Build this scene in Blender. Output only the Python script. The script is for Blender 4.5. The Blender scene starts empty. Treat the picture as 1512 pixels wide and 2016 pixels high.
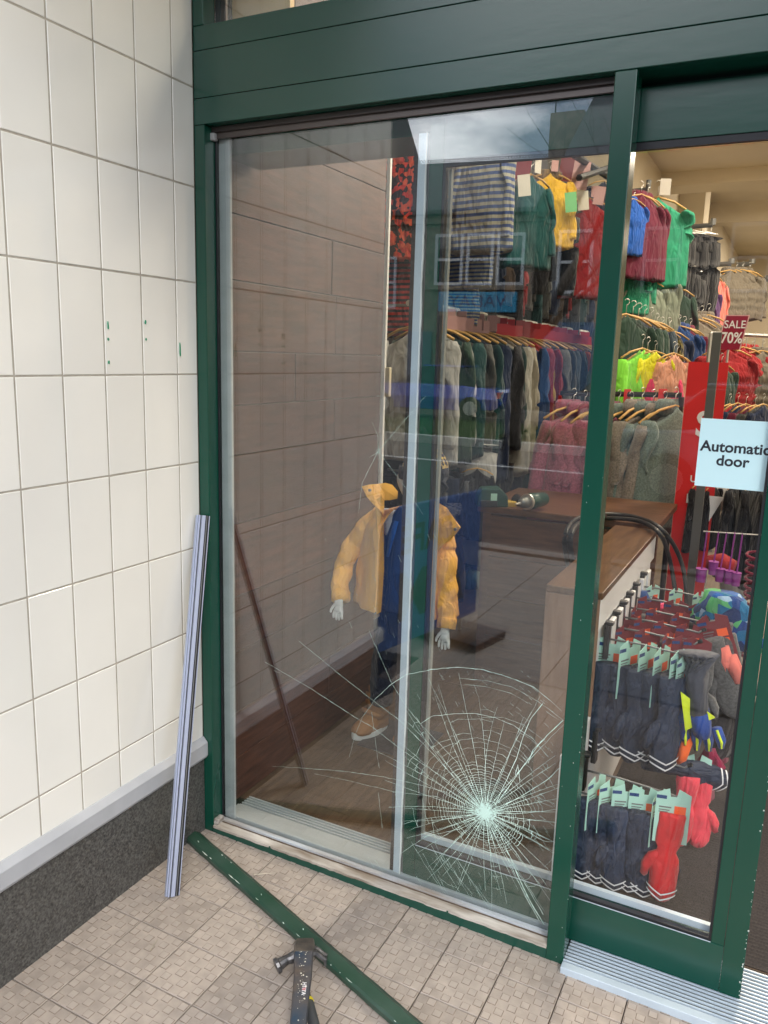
import bpy, bmesh, math, random
from mathutils import Vector, Matrix, noise
random.seed(7)
S = bpy.context.scene
COL = S.collection

# ------------------------------------------------------------------ camera
FPX, YAW, PITCH, ROLL = 1565.87, -0.467163, -0.193840, 0.030010
CAM = Vector((1.51821, -1.80562, 1.5))
fw = Vector((math.sin(YAW)*math.cos(PITCH), math.cos(YAW)*math.cos(PITCH), math.sin(PITCH)))
r0 = Vector((math.cos(YAW), -math.sin(YAW), 0)); u0 = r0.cross(fw)
RT = math.cos(ROLL)*r0 + math.sin(ROLL)*u0
UP = -math.sin(ROLL)*r0 + math.cos(ROLL)*u0
cd = bpy.data.cameras.new('camera'); cam = bpy.data.objects.new('camera', cd); COL.objects.link(cam)
M = Matrix((RT, UP, -fw)).transposed().to_4x4(); M.translation = CAM
cam.matrix_world = M
cd.sensor_fit = 'VERTICAL'; cd.sensor_height = 36; cd.lens = FPX/2016*36
cd.clip_start = 0.05; cd.clip_end = 600
S.camera = cam

# ------------------------------------------------------------------ world, sun, exposure
W = bpy.data.worlds.new('World'); S.world = W; W.use_nodes = True
nt = W.node_tree; nt.nodes.clear()
SUN_EL, SUN_AZ = math.radians(42), math.radians(142)     # azimuth measured from +Y (north) clockwise
sky = nt.nodes.new('ShaderNodeTexSky'); sky.sky_type = 'NISHITA'; sky.sun_disc = False
sky.sun_elevation = SUN_EL; sky.sun_rotation = SUN_AZ; sky.dust_density = 1.5
tc = nt.nodes.new('ShaderNodeTexCoord'); no = nt.nodes.new('ShaderNodeTexNoise')
mp = nt.nodes.new('ShaderNodeMapping'); mp.inputs['Scale'].default_value = (1, 1, 2.5); mp.inputs['Location'].default_value = (0.7, 1.3, 0.6)
no.inputs['Scale'].default_value = 1.9; no.inputs['Detail'].default_value = 7; no.inputs['Roughness'].default_value = .55
rp = nt.nodes.new('ShaderNodeValToRGB'); rp.color_ramp.elements[0].position = .44; rp.color_ramp.elements[1].position = .60
mx = nt.nodes.new('ShaderNodeMixRGB'); mx.inputs['Color2'].default_value = (26, 26.5, 27.5, 1)
bg = nt.nodes.new('ShaderNodeBackground'); bg.inputs['Strength'].default_value = .125
wo = nt.nodes.new('ShaderNodeOutputWorld')
nt.links.new(tc.outputs['Generated'], mp.inputs['Vector']); nt.links.new(mp.outputs[0], no.inputs['Vector'])
nt.links.new(no.outputs['Fac'], rp.inputs['Fac']); nt.links.new(rp.outputs['Color'], mx.inputs['Fac'])
nt.links.new(sky.outputs[0], mx.inputs['Color1']); nt.links.new(mx.outputs[0], bg.inputs['Color']); nt.links.new(bg.outputs[0], wo.inputs[0])
sd = bpy.data.lights.new('sun', 'SUN'); sd.energy = 0.9; sd.angle = math.radians(14); sd.color = (1, .97, .93)
so = bpy.data.objects.new('sun', sd); COL.objects.link(so)
sv = Vector((math.sin(SUN_AZ)*math.cos(SUN_EL), math.cos(SUN_AZ)*math.cos(SUN_EL), math.sin(SUN_EL)))
so.rotation_euler = sv.to_track_quat('Z', 'Y').to_euler(); so.location = (6, -6, 8)
S.view_settings.view_transform = 'Standard'; S.view_settings.look = 'None'
S.view_settings.exposure = 0.58; S.view_settings.gamma = 1; S.view_settings.use_curve_mapping = False
S.render.engine = 'CYCLES'
S.cycles.max_bounces = 9; S.cycles.transparent_max_bounces = 16; S.cycles.diffuse_bounces = 4; S.cycles.glossy_bounces = 4
S.cycles.caustics_reflective = False; S.cycles.caustics_refractive = False; S.cycles.sample_clamp_indirect = 4

# ------------------------------------------------------------------ helpers
def P(u, v, X=None, Y=None, Z=None):
    """point of the photograph (u, v) on a plane of the place"""
    d = (RT*((u-756)/FPX) + UP*((1008-v)/FPX) + fw)
    if X is not None: t = (X-CAM.x)/d.x
    elif Y is not None: t = (Y-CAM.y)/d.y
    else: t = (Z-CAM.z)/d.z
    return CAM + d*t

def PR(u, v, **k):
    """the same for something seen mirrored in the window pane"""
    p = P(u, v, **k); p.y = 2*GLASS_Y - p.y
    return p
GLASS_Y = .046

def tag(o, label=None, cat=None, group=None, kind=None):
    if label: o['label'] = label
    if cat: o['category'] = cat
    if group: o['group'] = group
    if kind: o['kind'] = kind
    return o
def empty(name, loc=(0, 0, 0), label=None, cat=None, group=None, rz=0):
    o = bpy.data.objects.new(name, None); o.empty_display_size = .05; COL.objects.link(o)
    o.location = loc; o.rotation_euler.z = rz
    return tag(o, label, cat, group)

class MB:
    def __init__(s): s.v = []; s.f = []; s.m = []
    def add(s, vs, fs, mi=0):
        n = len(s.v); s.v += [tuple(q) for q in vs]; s.f += [tuple(n+i for i in f) for f in fs]; s.m += [mi]*len(fs); return s
    def box(s, x0, x1, y0, y1, z0, z1, mi=0):
        v = [(x0,y0,z0),(x1,y0,z0),(x1,y1,z0),(x0,y1,z0),(x0,y0,z1),(x1,y0,z1),(x1,y1,z1),(x0,y1,z1)]
        return s.add(v, [(0,3,2,1),(4,5,6,7),(0,1,5,4),(1,2,6,5),(2,3,7,6),(3,0,4,7)], mi)
    def loft(s, rings, mi=0, cap=True, closed=True):
        n = len(rings[0]); vs = [p for r in rings for p in r]; fs = []
        for i in range(len(rings)-1):
            for j in range(n if closed else n-1):
                k = (j+1) % n
                fs.append((i*n+j, i*n+k, (i+1)*n+k, (i+1)*n+j))
        if cap and closed:
            fs.append(tuple(range(n))[::-1]); fs.append(tuple((len(rings)-1)*n+j for j in range(n)))
        return s.add(vs, fs, mi)
    def tube(s, pts, r, n=8, mi=0, cap=True, ry=None):
        pts = [Vector(p) for p in pts]; rings = []
        up = Vector((0, 0, 1))
        for i, p in enumerate(pts):
            t = (pts[min(i+1, len(pts)-1)] - pts[max(i-1, 0)]).normalized()
            a = t.cross(up)
            if a.length < .05: a = t.cross(Vector((0, 1, 0)))
            a.normalize(); b = a.cross(t)
            rr = r[i] if isinstance(r, (list, tuple)) else r
            rb = rr if ry is None else (ry[i] if isinstance(ry, (list, tuple)) else ry)
            rings.append([p + a*math.cos(q*2*math.pi/n)*rr + b*math.sin(q*2*math.pi/n)*rb for q in range(n)])
        return s.loft(rings, mi, cap)
    def prism(s, poly, axis, a, b, mi=0):
        """poly = 2-D outline extruded along axis from a to b"""
        def mk(p, t):
            if axis == 'x': return (t, p[0], p[1])
            if axis == 'y': return (p[0], t, p[1])
            return (p[0], p[1], t)
        return s.loft([[mk(p, a) for p in poly], [mk(p, b) for p in poly]], mi)
    def mesh(s, name, mats, smooth=False):
        me = bpy.data.meshes.new(name); me.from_pydata(s.v, [], s.f)
        for m in (mats if isinstance(mats, (list, tuple)) else [mats]): me.materials.append(m)
        me.polygons.foreach_set('material_index', s.m)
        if smooth: me.polygons.foreach_set('use_smooth', [True]*len(s.f))
        bm = bmesh.new(); bm.from_mesh(me); bmesh.ops.recalc_face_normals(bm, faces=bm.faces); bm.to_mesh(me); bm.free()
        me.update(); return me
    def build(s, name, mats, parent=None, loc=(0, 0, 0), smooth=False, bevel=0, **kw):
        return place(name, s.mesh(name, mats, smooth), parent, loc, bevel, **kw)

def place(name, me, parent=None, loc=(0, 0, 0), bevel=0, rot=None, mat=None, label=None, cat=None, group=None, kind=None):
    o = bpy.data.objects.new(name, me); COL.objects.link(o); o.parent = parent; o.location = loc
    if rot: o.rotation_euler = rot
    if bevel:
        b = o.modifiers.new('bevel', 'BEVEL'); b.width = bevel; b.segments = 2; b.limit_method = 'ANGLE'
    if mat:
        o.material_slots[0].link = 'OBJECT'; o.material_slots[0].material = mat
    return tag(o, label, cat, group, kind)

def mat(name, col, rough=.5, metal=0, var=0, vscale=8, bump=0, bscale=60, spec=.5, coat=0, col2=None, stretch=(1,1,1), objvar=0, detail=4, sheen=0, coat_rough=.1, trans=0, wr=0, wrs=13):
    m = bpy.data.materials.new(name); m.use_nodes = True; t = m.node_tree; b = t.nodes['Principled BSDF']
    b.inputs['Roughness'].default_value = rough; b.inputs['Metallic'].default_value = metal
    b.inputs['Specular IOR Level'].default_value = spec; b.inputs['Coat Weight'].default_value = coat; b.inputs['Coat Roughness'].default_value = coat_rough
    b.inputs['Sheen Weight'].default_value = sheen
    c = (*col, 1); b.inputs['Base Color'].default_value = c
    if var or bump or col2:
        tx = t.nodes.new('ShaderNodeTexCoord'); mp = t.nodes.new('ShaderNodeMapping'); mp.inputs['Scale'].default_value = stretch
        t.links.new(tx.outputs['Object'], mp.inputs[0])
        if objvar:
            oi = t.nodes.new('ShaderNodeObjectInfo'); ad = t.nodes.new('ShaderNodeVectorMath'); ad.operation = 'SCALE'
            cx = t.nodes.new('ShaderNodeCombineXYZ'); t.links.new(oi.outputs['Random'], cx.inputs[0]); t.links.new(oi.outputs['Random'], cx.inputs[1])
            t.links.new(cx.outputs[0], ad.inputs[0]); ad.inputs['Scale'].default_value = 37
            a2 = t.nodes.new('ShaderNodeVectorMath'); t.links.new(mp.outputs[0], a2.inputs[0]); t.links.new(ad.outputs[0], a2.inputs[1]); src = a2.outputs[0]
        else: src = mp.outputs[0]
    if var or col2:
        n = t.nodes.new('ShaderNodeTexNoise'); n.inputs['Scale'].default_value = vscale; n.inputs['Detail'].default_value = detail
        t.links.new(src, n.inputs['Vector'])
        r = t.nodes.new('ShaderNodeMapRange'); r.inputs['From Min'].default_value = .3; r.inputs['From Max'].default_value = .7
        t.links.new(n.outputs['Fac'], r.inputs['Value'])
        x = t.nodes.new('ShaderNodeMixRGB'); t.links.new(r.outputs[0], x.inputs['Fac'])
        if col2: x.inputs['Color1'].default_value = c; x.inputs['Color2'].default_value = (*col2, 1)
        else:
            x.inputs['Color1'].default_value = (*[k*(1-var) for k in col], 1); x.inputs['Color2'].default_value = (*[min(1, k*(1+var)) for k in col], 1)
        last = x.outputs[0]
        if objvar:
            h = t.nodes.new('ShaderNodeHueSaturation'); mr = t.nodes.new('ShaderNodeMapRange')
            mr.inputs['To Min'].default_value = 1-objvar; mr.inputs['To Max'].default_value = 1+objvar
            t.links.new(oi.outputs['Random'], mr.inputs['Value']); t.links.new(mr.outputs[0], h.inputs['Value']); t.links.new(last, h.inputs['Color']); last = h.outputs[0]
        t.links.new(last, b.inputs['Base Color'])
    if wr:
        mq = t.nodes.new('ShaderNodeMapping'); mq.inputs['Scale'].default_value = (1.5, 1.5, .55); tq = t.nodes.new('ShaderNodeTexCoord'); t.links.new(tq.outputs['Object'], mq.inputs[0])
        nw = t.nodes.new('ShaderNodeTexNoise'); nw.inputs['Scale'].default_value = wrs; nw.inputs['Detail'].default_value = 2.5; nw.inputs['Distortion'].default_value = .8; t.links.new(mq.outputs[0], nw.inputs['Vector'])
        bw = t.nodes.new('ShaderNodeBump'); bw.inputs['Strength'].default_value = .9; bw.inputs['Distance'].default_value = wr; t.links.new(nw.outputs['Fac'], bw.inputs['Height']); t.links.new(bw.outputs[0], b.inputs['Normal'])
    if bump:
        n2 = t.nodes.new('ShaderNodeTexNoise'); n2.inputs['Scale'].default_value = bscale; n2.inputs['Detail'].default_value = 3; t.links.new(src, n2.inputs['Vector'])
        bp = t.nodes.new('ShaderNodeBump'); bp.inputs['Strength'].default_value = min(1, bump); bp.inputs['Distance'].default_value = .002*max(1, bump)
        t.links.new(n2.outputs['Fac'], bp.inputs['Height']); t.links.new(bp.outputs[0], b.inputs['Normal'])
        if wr: t.links.new(bw.outputs[0], bp.inputs['Normal'])
    return m

def rgb(r, g, b):   # surface colour given as 0-255 display values
    return tuple(((c/255+.055)/1.055)**2.4 if c > 10 else c/255/12.92 for c in (r, g, b))

def glassmat(name, f0, tint=(.97, .985, .975), rough=0.0):
    m = bpy.data.materials.new(name); m.use_nodes = True; t = m.node_tree; t.nodes.clear()
    g = t.nodes.new('ShaderNodeNewGeometry'); d = t.nodes.new('ShaderNodeVectorMath'); d.operation = 'DOT_PRODUCT'
    t.links.new(g.outputs['Normal'], d.inputs[0]); t.links.new(g.outputs['Incoming'], d.inputs[1])
    def mth(op, a, b=None):
        n = t.nodes.new('ShaderNodeMath'); n.operation = op
        for i, q in enumerate((a, b)):
            if q is None: continue
            if isinstance(q, (int, float)): n.inputs[i].default_value = q
            else: t.links.new(q, n.inputs[i])
        return n.outputs[0]
    c = mth('ABSOLUTE', d.outputs['Value']); k = mth('POWER', mth('SUBTRACT', 1, c), 5)
    F = mth('ADD', mth('MULTIPLY', k, 1-f0), f0)
    tr = t.nodes.new('ShaderNodeBsdfTransparent'); tr.inputs[0].default_value = (*tint, 1)
    gl = t.nodes.new('ShaderNodeBsdfGlossy'); gl.inputs['Roughness'].default_value = rough; gl.inputs[0].default_value = (1, 1, 1, 1)
    mi = t.nodes.new('ShaderNodeMixShader'); t.links.new(F, mi.inputs[0]); t.links.new(tr.outputs[0], mi.inputs[1]); t.links.new(gl.outputs[0], mi.inputs[2])
    o = t.nodes.new('ShaderNodeOutputMaterial'); t.links.new(mi.outputs[0], o.inputs[0])
    return m

def wood(name, c1, c2, rough=.5, scale=9, stretch=(1, 12, 12), bump=.3, objvar=.12, spec=.4):
    return mat(name, c1, rough, col2=c2, vscale=scale, stretch=stretch, bump=bump, bscale=scale*4, objvar=objvar, detail=8, spec=spec)

def text(body, size, m, parent, loc, rot, name='lettering', align='CENTER', bold=.0, sx=1, extrude=.0004, mirror=False):
    c = bpy.data.curves.new(name, 'FONT'); c.body = body; c.size = size; c.align_x = align; c.align_y = 'CENTER'; c.extrude = extrude; c.offset = bold; c.resolution_u = 4
    o = bpy.data.objects.new('tmp_text', c); me = bpy.data.meshes.new_from_object(o); bpy.data.objects.remove(o)
    me.materials.clear(); me.materials.append(m)
    q = place(name, me, parent, loc, rot=rot); q.scale = (sx, 1, 1); return q

# ------------------------------------------------------------------ materials
GREEN = mat('green_gloss_paint', (.0045, .058, .040), .24, var=.10, vscale=3, bump=.10, bscale=45, stretch=(.25, 1, 1), spec=.55, coat=.25, coat_rough=.2)
GREENV = mat('green_gloss_paint_upright', (.0035, .056, .036), .22, var=.10, vscale=3, bump=.07, bscale=45, stretch=(1, 1, .25), spec=.5, coat=.12, coat_rough=.18)
GREEND = mat('green_paint_dusty', (.007, .045, .025), .38, col2=(.035, .075, .055), vscale=9, bump=.2, bscale=80)
TILE = mat('cream_glazed_tile', (.80, .80, .765), .10, var=.03, vscale=2.5, bump=.22, bscale=9, objvar=.035, spec=.5)
GROUT = mat('tile_grout', (.38, .355, .305), .9, var=.15, vscale=30, bump=.4)
GREYP = mat('grey_paint', (.40, .42, .455), .35, var=.06, vscale=14, bump=.1)
ALU = mat('grey_aluminium', (.46, .51, .54), .30, metal=.25, var=.08, vscale=20, stretch=(.3, 1, 1))
ALUL = mat('pale_aluminium_strip', (.52, .62, .71), .33, metal=.15, var=.05, vscale=9)
ALUD = mat('dark_gasket', (.012, .012, .016), .45)
BLACK = mat('black_plastic', (.012, .012, .014), .4)
WHITE = mat('white_paint', (.75, .76, .77), .4, var=.03)
DIRTY = mat('dirty_white_timber', (.60, .57, .52), .75, col2=(.20, .16, .12), vscale=17, bump=.6, bscale=90, stretch=(.35, 2, 2))
CREAM = mat('cream_wall_paint', (.76, .68, .53), .85, var=.04, vscale=1.5)
CHROME = mat('chrome_steel', (.72, .71, .68), .34, metal=.8)
STEELG = mat('grey_steel', (.20, .21, .21), .35, metal=.5)

def granite():
    m = mat('speckled_granite', (.06, .06, .06), .38, spec=.5); t = m.node_tree; b = t.nodes['Principled BSDF']
    tx = t.nodes.new('ShaderNodeTexCoord'); v = t.nodes.new('ShaderNodeTexVoronoi'); v.inputs['Scale'].default_value = 240
    n = t.nodes.new('ShaderNodeTexNoise'); n.inputs['Scale'].default_value = 170; n.inputs['Detail'].default_value = 3
    t.links.new(tx.outputs['Object'], v.inputs['Vector']); t.links.new(tx.outputs['Object'], n.inputs['Vector'])
    r = t.nodes.new('ShaderNodeValToRGB'); e = r.color_ramp.elements; e[0].position = .36; e[0].color = (.010, .010, .010, 1); e[1].position = .68; e[1].color = (.13, .13, .12, 1)
    x = t.nodes.new('ShaderNodeMixRGB'); x.inputs['Fac'].default_value = .35; t.links.new(n.outputs['Fac'], r.inputs['Fac']); t.links.new(r.outputs[0], x.inputs['Color1'])
    r2 = t.nodes.new('ShaderNodeMapRange'); r2.inputs['To Min'].default_value = .02; r2.inputs['To Max'].default_value = .16; t.links.new(v.outputs['Color'], r2.inputs['Value'])
    t.links.new(r2.outputs[0], x.inputs['Color2']); t.links.new(x.outputs[0], b.inputs['Base Color'])
    return m
GRAN = granite()
PAVA = mat('floor_tile_body', (.36, .312, .272), .62, var=.18, vscale=22, bump=.35, bscale=300, objvar=.11)
PAVB = mat('floor_tile_raised_square', (.395, .345, .303), .5, var=.10, vscale=25, bump=.25, bscale=300, objvar=.06)
PAVC = mat('floor_tile_dark_edge', (.20, .16, .13), .8, var=.3, vscale=60)  # darker slopes that outline each raised square
PGROUT = mat('floor_grout', (.06, .04, .03), .9, var=.2, vscale=40)
ASPH = mat('asphalt', (.05, .05, .053), .85, var=.2, vscale=60, bump=.5)
SLAB = mat('paving_slab', (.28, .26, .24), .8, var=.12, vscale=20, bump=.3, objvar=.08)
PLANK = wood('dark_red_plank', (.034, .013, .010), (.092, .038, .025), .42, 7, (9, 1, 9), objvar=.3, spec=.35)
LAMI = wood('brown_laminate', (.050, .030, .018), (.115, .074, .045), .38, 6, (9, 1, 9), objvar=.22)
BENCHW = wood('bench_wood', (.075, .032, .018), (.16, .078, .042), .35, 7, (1, 9, 9))
BENCHY = wood('gondola_top_wood', (.075, .035, .018), (.15, .078, .04), .35, 7, (9, 1, 9))
OAKP = wood('pale_brown_panel', (.22, .12, .075), (.30, .18, .12), .5, 6, (9, 9, 1))
HANGW = mat('yellow_wood_hanger', (.55, .33, .10), .45, var=.1)
GLASSW = glassmat('window_glass', .093, (.96, .975, .965))
GLASSD = glassmat('door_glass', .035, (.98, .985, .98))

def cloth(name, col, var=.12, vs=12, rough=.85, bump=.5, bs=350, col2=None, objvar=.08, wr=.035, wrs=11):
    return mat(name, col, rough, var=var, vscale=vs, bump=bump, bscale=bs, spec=.2, col2=col2, objvar=objvar, sheen=.15, wr=wr, wrs=wrs)

def striped(name, c1, c2, freq):
    m = cloth(name, c1); t = m.node_tree; b = t.nodes['Principled BSDF']
    tx = t.nodes.new('ShaderNodeTexCoord'); w = t.nodes.new('ShaderNodeTexWave'); w.bands_direction = 'Z'; w.inputs['Scale'].default_value = freq; w.inputs['Distortion'].default_value = .35; w.inputs['Detail Scale'].default_value = .8
    t.links.new(tx.outputs['Object'], w.inputs['Vector'])
    r = t.nodes.new('ShaderNodeValToRGB'); r.color_ramp.interpolation = 'CONSTANT'; r.color_ramp.elements[0].color = (*c1, 1); r.color_ramp.elements[1].position = .5; r.color_ramp.elements[1].color = (*c2, 1)
    t.links.new(w.outputs['Fac'], r.inputs['Fac']); t.links.new(r.outputs[0], b.inputs['Base Color']); return m

def blotch(name, cols, scale, rough=.8, kind='VORONOI'):
    m = cloth(name, cols[0]); t = m.node_tree; b = t.nodes['Principled BSDF']
    tx = t.nodes.new('ShaderNodeTexCoord'); v = t.nodes.new('ShaderNodeTexVoronoi'); v.inputs['Scale'].default_value = scale; t.links.new(tx.outputs['Object'], v.inputs['Vector'])
    sp = t.nodes.new('ShaderNodeSeparateColor'); t.links.new(v.outputs['Color'], sp.inputs[0])
    r = t.nodes.new('ShaderNodeValToRGB'); r.color_ramp.interpolation = 'CONSTANT'
    for i, c in enumerate(cols):
        e = r.color_ramp.elements[i] if i < 2 else r.color_ramp.elements.new(i/len(cols))
        e.position = i/len(cols); e.color = (*c, 1)
    t.links.new(sp.outputs[0], r.inputs['Fac']); t.links.new(r.outputs[0], b.inputs['Base Color']); return m

# ================================================================== GROUND AND ENTRANCE FLOOR
def zf(x): return -.012*x                     # the entrance floor falls a little to the right
floor_base = MB().box(-.1, 4.6, -1.62, .0, -.06, -.0075).build('entrance_floor', PGROUT, kind='structure'); floor_base.rotation_euler.y = .012
def tile_mesh(seed):
    rnd = random.Random(seed); b = MB(); h = .1474/2; t = 0; c = .0014
    # body with a chamfered rim
    b.add([(-h,-h,-.006),(h,-h,-.006),(h,h,-.006),(-h,h,-.006),(-h,-h,-c),(h,-h,-c),(h,h,-c),(-h,h,-c),(-h+c,-h+c,0),(h-c,-h+c,0),(h-c,h-c,0),(-h+c,h-c,0)],
          [(0,1,5,4),(1,2,6,5),(2,3,7,6),(3,0,4,7),(4,5,9,8),(5,6,10,9),(6,7,11,10),(7,4,8,11),(8,9,10,11)])
    n = 6; s = .149/n
    for i in range(n):
        for j in range(n):
            if (i+j) % 2: continue
            x = -.0745 + s*(i+.5); y = -.0745 + s*(j+.5); a = s*.43; e = .0015; z = .0009
            x = max(-h+a+.002, min(h-a-.002, x)); y = max(-h+a+.002, min(h-a-.002, y))
            b.add([(x-a,y-a,0),(x+a,y-a,0),(x+a,y+a,0),(x-a,y+a,0),(x-a+e,y-a+e,z),(x+a-e,y-a+e,z),(x+a-e,y+a-e,z),(x-a+e,y+a-e,z)],
                  [(0,1,5,4),(1,2,6,5),(2,3,7,6),(3,0,4,7)], 2)
            b.add([(x-a+e,y-a+e,z),(x+a-e,y-a+e,z),(x+a-e,y+a-e,z),(x-a+e,y+a-e,z)], [(0,1,2,3)], 1)
    return b.mesh('floor_tile', [PAVA, PAVB, PAVC])
tmesh = [tile_mesh(i) for i in range(3)]
for i in range(-1, 20):
    for j in range(11):
        x = .125 + .15*(i+.5); y = -.111 - .15*(j-.5)
        if x > 3.1 or y < -1.65: continue
        o = place('floor_tile', random.choice(tmesh), floor_base, (x, y, random.uniform(-.0004, .0004)))
        o.rotation_euler = (random.uniform(-.002, .002), random.uniform(-.002, .002), random.choice((0, math.pi)))
        if x < .1: o.scale = (1, 1, 1)
pav = MB().box(-40, 40, -4.2, -1.62, -.2, -.06).build('pavement', PGROUT, kind='structure')
sl = MB().box(-.297, .297, -.297, .297, -.05, 0).mesh('paving_slab', SLAB)
for i in range(-9, 9):
    for j in range(4): place('paving_slab', sl, pav, (i*.6+.3, -1.93-.6*j, -.012+random.uniform(-.002, .002)))
MB().box(-300, 300, -400, 400, -.5, -.25).build('ground', ASPH, kind='structure')
MB().box(-120, 120, -12.3, -4.36, -.3, -.13).build('road', ASPH, kind='structure')
MB().box(-120, 120, -4.36, -4.2, -.25, -.03).build('kerb', SLAB, kind='structure')
# ================================================================== TILED SIDE WALL
swall = empty('tiled_side_wall', (0, -.6, 0), 'cream glazed tile wall with grey ledge and speckled granite plinth left of the shop window', 'wall')
def W_(b, name, m, **k): return b.build(name, m, swall, (0, .6, 0), **k)
W_(MB().box(-.45, -.0013, -1.078, .0, .25, 3.02), 'wall_core', GROUT)
rows = [.318] + [2.187-.2515*k for k in range(7, -1, -1)] + [2.187+.2515*k for k in (1, 2, 3)] + [3.02]
rows = [r for r in rows if r <= 3.021]
if rows[1]-rows[0] < .03: rows.pop(1)
cols = [0.0] + [-.083-.1305*k for k in range(9)]; cols = [c for c in cols if c > -1.06] + [-1.078]
cache = {}
def walltile(w, h):
    key = (round(w, 4), round(h, 4))
    if key not in cache:
        g = .0020; c = .0014; a = w/2-g; b_ = h/2-g
        v = [(-.002,-a,-b_),(-.002,a,-b_),(-.002,a,b_),(-.002,-a,b_),(.004-c,-a,-b_),(.004-c,a,-b_),(.004-c,a,b_),(.004-c,-a,b_),
             (.004,-a+c,-b_+c),(.004,a-c,-b_+c),(.004,a-c,b_-c),(.004,-a+c,b_-c)]
        cache[key] = MB().add(v, [(0,1,5,4),(1,2,6,5),(2,3,7,6),(3,0,4,7),(4,5,9,8),(5,6,10,9),(6,7,11,10),(7,4,8,11),(8,9,10,11)]).mesh('wall_tile', TILE)
    return cache[key]
for a, b_ in zip(cols, cols[1:]):
    for z0, z1 in zip(rows, rows[1:]):
        if z1-z0 < .01: continue
        o = place('wall_tile', walltile(a-b_, z1-z0), swall, (-.004, (a+b_)/2+.6, (z0+z1)/2))
        o.rotation_euler = (0, random.uniform(-.0035, .0035), random.uniform(-.0035, .0035))
# street end of the wall
for k in range(3):
    for z0, z1 in zip(rows, rows[1:]):
        if z1-z0 < .01: continue
        place('wall_tile', walltile(.148, z1-z0), swall, (-.075-.15*k, -.479, (z0+z1)/2), rot=(0, 0, -math.pi/2))
W_(MB().prism([(-.02,.318),(.003,.322),(.019,.305),(.019,.262),(.013,.252),(-.02,.252)], 'y', -1.105, -.001), 'ledge', GREYP, bevel=.0015)
W_(MB().box(-.45, .003, -1.083, -.001, -.03, .252), 'granite_plinth', GRAN, bevel=.001)
CHIP = mat('green_paint_chip', (.03, .26, .14), .6)
for (u, v, w, h) in [(213, 640, .003, .012), (213.5, 668, .003, .004), (215, 713, .004, .006), (287, 634, .003, .006), (288, 668, .002, .004), (355, 688, .0028, .022)]:
    p = P(u, v, X=.002); b = MB(); rr = random.Random(u)
    n = 7; ring = [(0, math.cos(i*2*math.pi/n)*w*rr.uniform(.4, 1), math.sin(i*2*math.pi/n)*h*rr.uniform(.7, 1)) for i in range(n)]
    b.loft([[(-.003, q[1], q[2]) for q in ring], [(.0008, q[1], q[2]) for q in ring]])
    b.build('paint_chip', CHIP, swall, (p.x-.0, p.y+.6, p.z))
# soffit over the recess
MB().box(-.45, 4.9, -1.17, .0, 3.02, 3.1).build('recess_ceiling', mat('white_soffit', (.7, .7, .68), .7), kind='structure')
MB().box(-.45, 4.9, -1.25, -1.17, 3.0, 4.2).build('shop_fascia', GREEN, label='green shop fascia running along the street above the entrance recess', cat='fascia')

# ================================================================== SHOP FRONT
sf = empty('shopfront', (0, 0, 0), 'dark green timber shop front framing the cracked side window and the door', 'shop front')
def F_(b, name, m, **k): return b.build(name, m, sf, **k)
TOPZ = 2.092
F_(MB().box(0.0, .0355, 0, .046, .0, TOPZ), 'post', GREENV, bevel=.002)
F_(MB().box(1.1125, 1.158, 0, .034, -.016, TOPZ), 'post', GREENV, bevel=.002)
F_(MB().box(1.116, 1.1565, .036, .062, -.016, TOPZ), 'post_rebate', GREENV, bevel=.0015)
F_(MB().box(0.0, .0345, .046, .11, .0, TOPZ), 'post_rebate', GREENV, bevel=.0015)
# fascia boards (joints between them read as fine dark lines)
bz = [TOPZ, 2.158, 2.2745, 2.335]
for k in range(3):
    x0 = .0 if k == 0 else .0
    F_(MB().box(-.0, 4.6, -.0 + (.0006*k), .12, bz[k]+.0008, bz[k+1]-.0008), 'fascia_board', GREEN, bevel=.0012)
F_(MB().box(0, 4.6, .118, .30, 2.04, 2.34), 'door_gear_box', GREEN)
# transom above
F_(MB().box(0, .036, 0, .05, 2.335, 3.02), 'transom_post', GREENV, bevel=.002)
F_(MB().box(.036, 4.6, .045, .051, 2.335, 3.02), 'transom_pane', GLASSW)
F_(MB().box(.075, .083, .0525, .062, 2.335, 3.02), 'transom_bar', BLACK)
F_(MB().box(.0, .20, .16, .18, 2.34, 3.02), 'transom_board', mat('lamplit_cream', (.90, .64, .36), .8))  # board added behind the transom, warm shop light put into its colour
F_(MB().box(1.1, 1.16, .0, .06, 2.336, 3.02), 'transom_post', GREENV)
# kick board, bead ledge, rubber and channel of the side window
F_(MB().prism([(.0,-.02),(.0,.022),(.012,.022),(.012,-.02)], 'x', .03, 1.1125), 'kick_board', GREEN, bevel=.0012)
def ragged():
    b = MB(); n = 90; fr = []; 
    for i in range(n+1):
        x = .036 + (1.1125-.036)*i/n
        yy = -.002 + .0035*noise.noise(Vector((x*22, 0, 3)))+.002*noise.noise(Vector((x*70, 5, 3)))
        zz = .0245 + .002*noise.noise(Vector((x*30, 9, 1)))
        fr.append([(x, yy, .017), (x, yy, zz), (x, .012, zz+.004), (x, .0205, zz+.0055), (x, .0215, .017)])
    b.loft(fr); return b
F_(ragged(), 'bead_ledge', DIRTY)
F_(MB().box(.036, 1.1125, .0222, .030, .01, .0275), 'ledge_groove', mat('dirty_brown_groove', (.10, .07, .05), .9, var=.4, vscale=30))
F_(MB().box(.036, 1.1125, .0305, .0445, .01, .034), 'glazing_rebate', mat('worn_pale_blue_paint', (.55, .62, .68), .5, col2=(.30, .26, .22), vscale=11, stretch=(.4, 2, 2), bump=.3), bevel=.001)
F_(MB().box(.0362, .0405, .043, .056, .03, 2.07), 'gasket', ALUD)
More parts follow.
